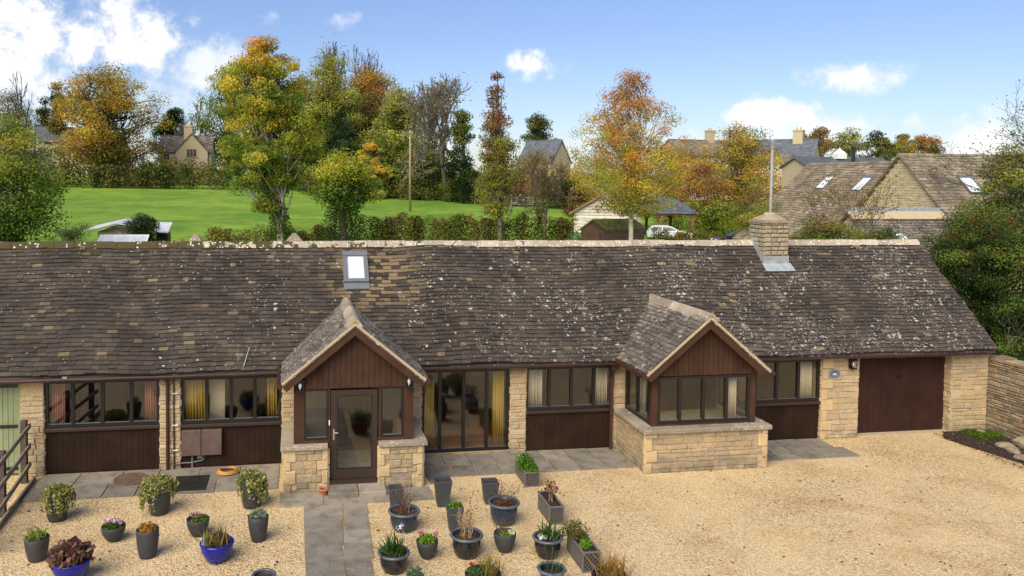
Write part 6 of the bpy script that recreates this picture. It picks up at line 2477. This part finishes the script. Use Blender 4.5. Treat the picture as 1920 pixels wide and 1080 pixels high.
tree('copper_beech', 'narrow upright tree with maroon top and olive lower half', 930, 49, 112, 400, 80,
     [(.1, [OL, YG, OL]), (.35, [OL, BR, OL, YG]), (.6, [RU, BR, OL, RU]), (.8, [MA, MA, RU]), (1.0, [MA, (.10, .03, .026), RU])], 'spire', ncl=105, lpc=110, leaf=.21, clr=.11, trunk=.22, ub=938, uc=931, stems=5,
     seed=303, twig=.035, spread=.1, stem_h=.92, ivy=(938, 380, 470, 20, [IV, OL, GR], 900))
tree('birch_tree', 'broad birch with orange and yellow-green leaves, pale trunk rising behind the ridge', 1180, 44, 126, 402, 214,
     [(.08, [YE, GO, YG]), (.3, [YG, YE, YE, YG]), (.5, [YE, OR, YE, YG]), (.75, [OR, RU, OR, GO]), (1.0, [RU, OR, BR])], 'birch', ncl=270, lpc=115, leaf=.17, clr=.05, trunk=.21, ub=1184, uc=1178, stems=6,
     bark=M_BIRCH, seed=304, twig=.05, spread=.16, stem_h=.8)
bare('bare_fruit_tree', 'small nearly bare tree leaning over the meadow edge with an ivy-clad foot', 1020, 47, 282, 128, M_TWIG, seed=305, trunk=.16, levels=6, ub=1012, fork=.34, minr=.016,
     pal=[(.4, [YE, OL, GO]), (.9, [BR, OL])], nleaf=320, leaf=.17, ivy=(1012, 385, 470, 36, [IV, DG, OL], 1500))
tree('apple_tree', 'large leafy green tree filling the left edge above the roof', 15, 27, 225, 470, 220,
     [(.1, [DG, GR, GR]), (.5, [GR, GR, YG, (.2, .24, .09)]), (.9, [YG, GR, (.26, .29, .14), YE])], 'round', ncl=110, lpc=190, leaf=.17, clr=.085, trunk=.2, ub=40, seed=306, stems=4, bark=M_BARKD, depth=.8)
tree('willow_shrub', 'silvery grey-green shrub beside the cold frame', 135, 33, 418, 470, 90, [(.5, [(.17, .22, .09), (.24, .28, .15), GR])], 'dome', ncl=26, lpc=130, leaf=.12, clr=.11, trunk=.05, seed=307, stems=4, cat='shrub')
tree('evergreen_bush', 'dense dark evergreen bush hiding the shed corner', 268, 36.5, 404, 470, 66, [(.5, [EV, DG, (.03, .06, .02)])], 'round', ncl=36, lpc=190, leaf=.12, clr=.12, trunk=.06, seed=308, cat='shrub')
tree('golden_tree', 'very broad golden-yellow tree with an ivied trunk beyond the hedge on the left', 197, 140, 121, 318, 206,
     [(.1, [GO, OL, GO]), (.5, [GO, GO, OL, YE, (.24, .13, .025)]), (.9, [GO, OL, (.25, .16, .03), YE])], 'round', ncl=170, lpc=120, leaf=.46, clr=.06, trunk=.55, ub=205, seed=309, stems=6, twig=.1, ivy=(205, 262, 330, 26, [IV, DG], 1300), bark=M_BARKD)
# behind the left
for i, (u, tp_, w, pal, lab, pf) in enumerate([
    (20, 172, 150, [(.5, [OL, BR, (.22, .19, .06), OL])], 'brown-olive tree at the extreme left of the skyline', 'dome'),
    (84, 168, 36, [(.5, [EV, DG])], 'dark conifer just left of the golden tree', 'cone'),
    (108, 140, 34, [(.5, [EV, DG, OL])], 'dark conifer spire rising behind the golden tree', 'cone'),
    (322, 198, 62, [(.5, [EV, DG, (.03, .045, .014)])], 'dark rounded evergreen behind the stone cottage', 'round'),
    (428, 112, 120, [(.3, [DG, GR]), (.8, [OL, GR, YG])], 'green-olive tree behind the left shoulder of the hornbeam', 'round')]):
    tree('woodland_tree', lab, u, 185 - i * 4, tp_, 345, w, pal, pf, ncl=110, lpc=110, leaf=.5, clr=.20 if w < 40 else .09, trunk=.4, seed=320 + i, twig=.08, group=G1, bark=M_BARKD)
bare('bare_tree', 'pale leafless tree on the skyline left of the hornbeam', 366, 175, 165, 70, M_BARK, seed=330, trunk=.35, levels=5, fork=.3, minr=.05, pal=[(.5, [OL, PALE])], nleaf=500, leaf=.4, group=G1)
bare('bare_tree', 'dark leafless tree at the far left skyline', 40, 190, 135, 40, M_BARKD, seed=331, trunk=.35, levels=4, fork=.35, minr=.05, group=G1)
# the wood in the middle
for i, (u, Y, tp_, bt, w, pal, lab, n) in enumerate([
    (618, 128, 92, 372, 170, [(.2, [DG, GR, OL]), (.8, [OL, YG, OL, (.22, .2, .045)])], 'big olive-green tree just right of the hornbeam', 330),
    (696, 136, 116, 372, 150, [(.3, [OL, DG]), (.85, [RU, BR, OL, GO])], 'rust-topped tree behind the middle of the wood', 260),
    (640, 118, 205, 380, 92, [(.3, [EV, EV, DG]), (.9, [DG, EV])], 'evergreen coloured dark for the shaded hollow at the middle of the wood', 100),  # dark leaf colours stand in for the shade inside the wood
    (745, 116, 160, 372, 150, [(.2, [OL, GR, DG]), (.8, [OL, (.15, .15, .04), YG, PALE])], 'drooping grey-olive tree behind the utility pole', 300),
    (700, 112, 262, 372, 80, [(.5, [OL, GO, GR, YG])], 'golden-olive understorey tree behind the ivy tree', 70),
    (818, 110, 268, 372, 76, [(.3, [DG, IV]), (.8, [OL, GR])], 'dark leafy shrubby tree right of the utility pole', 70),
    (565, 132, 135, 372, 110, [(.3, [DG, GR]), (.8, [OL, GR])], 'green tree directly behind the hornbeam stems', 170)]):
    pal = [(h, [tuple(1.3 * x for x in c) for c in cs]) for h, cs in pal]
    tree('woodland_tree', lab, u, Y, tp_, bt, w, pal, 'dome', ncl=n, lpc=120, leaf=.40, clr=.065, trunk=.45, seed=340 + i, stems=4, twig=.09, group=G1, bark=M_BARKD, dens_out=.45)
bare('bare_tree', 'tall sparse brown tree crowning the wood, left of its twin', 626, 140, 56, 66, M_BARKD, seed=350, trunk=.4, levels=6, fork=.42, minr=.04, pal=[(.9, [BR, OL, RU])], nleaf=900, leaf=.36, group=G1, spread=.42)
bare('bare_tree', 'tall sparse brown tree crowning the wood, right of its twin', 684, 140, 60, 84, M_BARKD, seed=357, trunk=.4, levels=6, fork=.42, minr=.04, pal=[(.9, [BR, OL, RU])], nleaf=700, leaf=.36, group=G1, spread=.42)
bare('bare_tree', 'large grey leafless tree between the wood and the copper tree', 836, 106, 138, 150, M_BARK, seed=352, trunk=.42, levels=6, fork=.3, minr=.04, pal=[(.3, [OL, YG])], nleaf=700, leaf=.34, group=G1)
bare('bare_tree', 'leafless grey tree at the right-hand end of the wood', 790, 122, 150, 90, M_BARK, seed=353, trunk=.34, levels=6, fork=.35, minr=.04, group=G1)
tree('ivy_clad_tree', 'tall dark ivy-clad trunk left of the copper tree', 866, 101, 196, 372, 52, [(.3, [EV, IV, DG]), (.85, [OL, GR, (.1, .11, .03)])], 'column', ncl=70, lpc=110, leaf=.34, clr=.14, trunk=.3, seed=354, bark=M_BARKD, group=G1)
tree('pine_tree', 'umbrella-topped pine on the skyline beside the slate house', 1008, 150, 214, 268, 62, [(.5, [(.06, .085, .045), DG, OL])], 'dome', ncl=36, lpc=110, leaf=.45, clr=.12, trunk=.4, seed=355, bark=M_BARK, group=G1, stem_h=.4)
for i, (u, Y, tp_, w, pal, lab) in enumerate([
    (890, 102, 318, 66, [(.5, [YG, OL, GR, PALE])], 'yellow-green shrub at the foot of the ivy-clad trunk'),
    (968, 98, 296, 84, [(.5, [BR, OL, RU, GR])], 'brown twiggy shrub behind the field gate'),
    (1062, 94, 312, 96, [(.5, [EV, DG, IV])], 'dark evergreen shrub above the gate end of the meadow'),
    (1090, 80, 345, 62, [(.5, [BR, OL, (.2, .12, .06)])], 'reddish-brown shrub left of the boarded barn'),
    (1000, 112, 284, 120, [(.5, [OL, BR, GO])], 'olive-brown shrub below the slate house gable'),
    (1120, 118, 275, 120, [(.5, [OL, GR, GO])], 'olive hedge tree behind the left of the birch'),
    (780, 108, 330, 90, [(.5, [DG, IV, OL])], 'dark undergrowth shrub beneath the bare trees'),
    (845, 106, 338, 80, [(.5, [GR, YG, DG])], 'bright green shrub against the dark undergrowth')]):
    tree('shrub', lab, u, Y, tp_, 398, w, pal, 'dome', ncl=50, lpc=90, leaf=.32, clr=.10, trunk=.12, seed=360 + i, stems=4, cat='shrub', group=G2)


def hedge(label, pts, h, w, pal, n, leaf, seed, name='hedge', ragged=.25, gaps=0):
    """a hedge along a line of points on the ground"""
    rng = np.random.default_rng(seed)
    pts = [np.array(p, float) for p in pts]
    rt = root(name, label, 'hedge', (pts[0] + pts[-1]) / 2 * np.array([1, 1, 0]) + np.array([0, 0, TZ(pts[0][1])]))
    L = [np.linalg.norm(b - a) for a, b in zip(pts, pts[1:])]
    tot = sum(L)
    s = rng.uniform(0, tot, n)
    ncl = int(tot / (h * .35)) + 3
    cs = rng.uniform(0, tot, ncl)
    cs.sort()
    s = np.where(rng.uniform(size=n) < .6, cs[rng.integers(0, ncl, n)] + rng.normal(0, h * .13, n), s)
    s = np.clip(s, 0, tot)
    P = np.zeros((n, 3))
    acc = 0
    for (a, b), l in zip(zip(pts, pts[1:]), L):
        k = (s >= acc) & (s <= acc + l)
        P[k] = a + (b - a) * ((s[k] - acc) / l)[:, None]
        acc += l
    hh = h * (1 + ragged * np.sin(s * 1.7 + 1) * np.sin(s * .53) + ragged * .6 * np.sin(s * 5.1))
    z = rng.uniform(0, 1, n) ** .8
    P[:, 1] += rng.normal(0, w * .33, n)
    P[:, 0] += rng.normal(0, w * .2, n)
    P[:, 2] = terrain(P[:, 0], P[:, 1]) + z * hh
    ci = (np.sin(s * .8 + seed) * .5 + .5) * len(pal)
    idx = np.where(rng.uniform(size=n) < .5, np.clip(ci.astype(int), 0, len(pal) - 1), rng.integers(0, len(pal), n))
    cols = np.array(pal)[idx] * rng.uniform(.65, 1.3, n)[:, None]
    put('foliage', leaf_mesh('foliage', P, leaf, cols, rng=rng), rt)
    mb = MB()
    for i in range(int(tot / (h * .5)) + 2):
        q = rng.uniform(0, tot)
        acc = 0
        for (a, b), l in zip(zip(pts, pts[1:]), L):
            if acc <= q <= acc + l:
                p = a + (b - a) * (q - acc) / l
                p[2] = TZ(p[1])
                e = p + np.array([rng.normal(0, .3 * h), rng.normal(0, .1 * h), h * rng.uniform(.7, 1.15)])
                mb.tube(path3(p, e, .02, rng, 4), np.linspace(.03, .012, 4), 4, cap=False)
            acc += l
    part('stem', mb, M_TWIG, rt)
    return rt


G0 = lambda u, Y: (at(u, 400, Y)[0], Y, 0)
hedge('scrubby near hedge with gaps, right of the ivy tree', [G0(670, 53), G0(1080, 53)], 2.5, 1.0, [OL, GR, (.17, .14, .05), IV, YG, BR], 17000, .2, 401, ragged=.14)
hedge('low brown-green near hedge left of the ivy tree', [G0(395, 52), G0(640, 52)], 1.5, 1.0, [OL, GR, BR, YG, (.16, .11, .04)], 7500, .2, 402, ragged=.25)
hedge('low scrubby hedge between the hutch and the hornbeam', [G0(300, 46), G0(420, 46)], 1.2, .9, [OL, GR, YG, BR], 1900, .18, 403)
hedge('long dark hedge along the far left side of the meadow', [G0(60, 133), G0(250, 132), G0(430, 130)], 4.0, 2.2, [DG, OL, GR, BR, IV], 9500, .42, 404, ragged=.18)
hedge('tall brown thicket behind the long dark hedge', [G0(70, 140), G0(190, 139), G0(262, 138)], 6.8, 3.0, [BR, OL, (.16, .13, .05), GR], 6500, .42, 405, ragged=.25)
hedge('garden hedge in front of the stone cottage', [G0(262, 143), G0(400, 143)], 4.4, 2.2, [DG, MA, GR, OL, YG], 4500, .40, 406, ragged=.35)
hedge('dark undergrowth hedge at the foot of the wood', [G0(560, 118), G0(740, 112), G0(860, 105)], 3.4, 1.6, [DG, EV, OL, BR], 8000, .36, 407, ragged=.2)
hedge('clipped green hedge behind the carport posts', [G0(1230, 66), G0(1420, 64)], 2.8, 1.2, [DG, GR, YG, OL], 5200, .24, 408, ragged=.15)
hedge('straggling bronze hedge in front of the parked cars', [G0(1222, 54), G0(1420, 46)], 1.30, .8, [BR, OL, GO, GR], 6500, .17, 409, ragged=.4)
# right-hand background
tree('yellow_tree', 'broad yellow-gold tree right of the carport', 1388, 74, 222, 425, 172, [(.1, [OL, GO, GR]), (.5, [GO, YE, OL, GO]), (.9, [GO, OL, YE, BR])], 'round', ncl=150, lpc=110, leaf=.28, clr=.06, trunk=.3, stems=6, seed=411, twig=.06)
tree('orange_shrub', 'soft orange-brown shrub between birch and yellow tree', 1318, 66, 300, 425, 106, [(.5, [OR, BR, GO, (.3, .16, .06)])], 'round', ncl=70, lpc=90, leaf=.24, clr=.09, trunk=.12, stems=4, seed=412, cat='shrub')
tree('laurel_bush', 'dark glossy green bush right of the carport post', 1345, 60, 372, 450, 90, [(.5, [DG, IV, GR, YG])], 'dome', ncl=50, lpc=100, leaf=.22, clr=.10, trunk=.1, stems=3, seed=413, cat='shrub')
tree('plum_shrub', 'purplish-brown shrub against the slate house gable', 1490, 70, 292, 420, 80, [(.5, [BR, RU, OL, (.16, .09, .06)])], 'dome', ncl=50, lpc=80, leaf=.26, clr=.10, trunk=.1, stems=3, seed=414, cat='shrub')
tree('olive_tree', 'olive-green tree behind the orange-brown shrub', 1260, 84, 262, 420, 140, [(.5, [OL, GO, BR, OR])], 'round', ncl=80, lpc=90, leaf=.3, clr=.08, trunk=.2, stems=4, seed=415)
tree('hazel_bush', 'mixed olive bush left of the metal pole', 1415, 40, 340, 470, 100, [(.5, [OL, GR, GO, YG, BR])], 'round', ncl=60, lpc=110, leaf=.17, clr=.10, trunk=.1, stems=5, seed=416, cat='shrub')
GT = 'trees on the skyline behind the stone house'
for i, (u, tp_, w, pal, lab) in enumerate([
    (1536, 238, 72, [(.5, [GO, OR, OL, BR])], 'orange-brown skyline tree left of the white cupola'),
    (1590, 240, 66, [(.5, [PALE, YG, (.22, .2, .08)])], 'pale yellowish skyline tree behind the white cupola'),
    (1646, 245, 66, [(.5, [DG, (.06, .07, .03), OL])], 'dark green skyline tree right of the black flue'),
    (1694, 252, 64, [(.5, [OL, YG, GO])], 'yellow-olive skyline tree above the gable apex'),
    (1735, 245, 66, [(.5, [OR, BR, RU, DG])], 'russet skyline tree at the right end of the row'),
    (1504, 246, 40, [(.5, [DG, OL])], 'small dark skyline tree at the left end of the row')]):
    tree('skyline_tree', lab, u, 130 + 3 * i, tp_, 330, w, pal, 'round', ncl=52, lpc=90, leaf=.45, clr=.09, trunk=.3, stems=3, seed=420 + i, twig=.08, group=GT, up=.3)
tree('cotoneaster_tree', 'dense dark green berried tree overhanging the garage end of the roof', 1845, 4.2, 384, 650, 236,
     [(.1, [EV, EV, DG]), (.45, [DG, EV, GR, (.06, .08, .02)]), (.75, [GR, (.10, .12, .03), DG, DG]), (.97, [(.17, .18, .05), OL, GR, GR])], 'round', ncl=260, lpc=210, leaf=.075, clr=.06, trunk=.12, ub=1868, seed=431, stems=5, bark=M_BARKD, up=.8, depth=.9)  # lower leaves coloured darker, upper paler, painting in underside shade and lit top
tree('rowan_tree', 'airy grey-green tree above the berried tree, against the stone house', 1895, 13, 268, 420, 170, [(.3, [OL, GR, DG]), (.85, [(.17, .18, .08), OL, YG, (.2, .16, .07)])], 'dome', ncl=70, lpc=90, leaf=.13, clr=.075, trunk=.12, ub=1930, stems=5, seed=432, twig=.04)
bare('silver_birch', 'sparse high birch branches at the right edge of the sky', 1915, 16, 135, 110, M_BARK, seed=433, trunk=.12, levels=6, ub=1960, fork=.5, minr=.010, pal=[(.5, [(.12, .12, .05), OL, DG])], nleaf=2600, leaf=.12, spread=.4)
tree('rosehip_bush', 'orange-tinged bush in front of the stone house, right of the chimney', 1545, 12, 405, 470, 150, [(.3, [GR, DG, OL]), (.8, [OL, GR, OR, BR])], 'dome', ncl=60, lpc=120, leaf=.10, clr=.075, trunk=.06, stems=6, seed=434, cat='shrub')
bare('thorn_bush', 'long arching twigs with orange leaves crossing the stone slate wing', 1605, 14, 322, 170, M_TWIG, seed=436, trunk=.05, levels=5, ub=1560, fork=.3, minr=.008, pal=[(.5, [OR, GO, GR, BR, OL])], nleaf=1100, leaf=.10, cat='shrub')
tree('hawthorn_bush', 'green hedge bush tucked behind the garage ridge end', 1650, 10, 425, 480, 120, [(.5, [GR, DG, OL, BR])], 'dome', ncl=40, lpc=120, leaf=.09, clr=.09, trunk=.05, stems=4, seed=437, cat='shrub')
tree('elder_bush', 'dark bush filling the gap between boundary wall and berried tree', 1905, 1.6, 560, 690, 120, [(.5, [EV, DG, DG, GR])], 'round', ncl=60, lpc=130, leaf=.075, clr=.10, trunk=.05, stems=4, seed=438, cat='shrub')
# berries of the berried tree
o = [x for x in bpy.data.objects if x.name.startswith('cotoneaster_tree')][0]
cr = [x for x in o.children if x.name.startswith('crown')][0]
co = np.zeros(len(cr.data.vertices) * 3, np.float32)
cr.data.vertices.foreach_get('co', co)
co = co.reshape(-1, 4, 3).mean(1)
rb = np.random.default_rng(77)
ax_ = co.mean(0)
outer = co[(np.linalg.norm((co - ax_), axis=1) > np.percentile(np.linalg.norm(co - ax_, axis=1), 55)) & (co[:, 1] < ax_[1] + .3)]
sd_ = outer[rb.integers(0, len(outer), 95)]
P = np.repeat(sd_, 20, 0) + rb.normal(0, .11, (95 * 20, 3)) * np.array([1.3, 1, .5])
put('berry_cluster', leaf_mesh('berry_cluster', P, .05, np.array([(.22, .045, .02), (.18, .06, .03), (.26, .09, .03)])[rb.integers(0, 3, len(P))], aspect=.9), o)
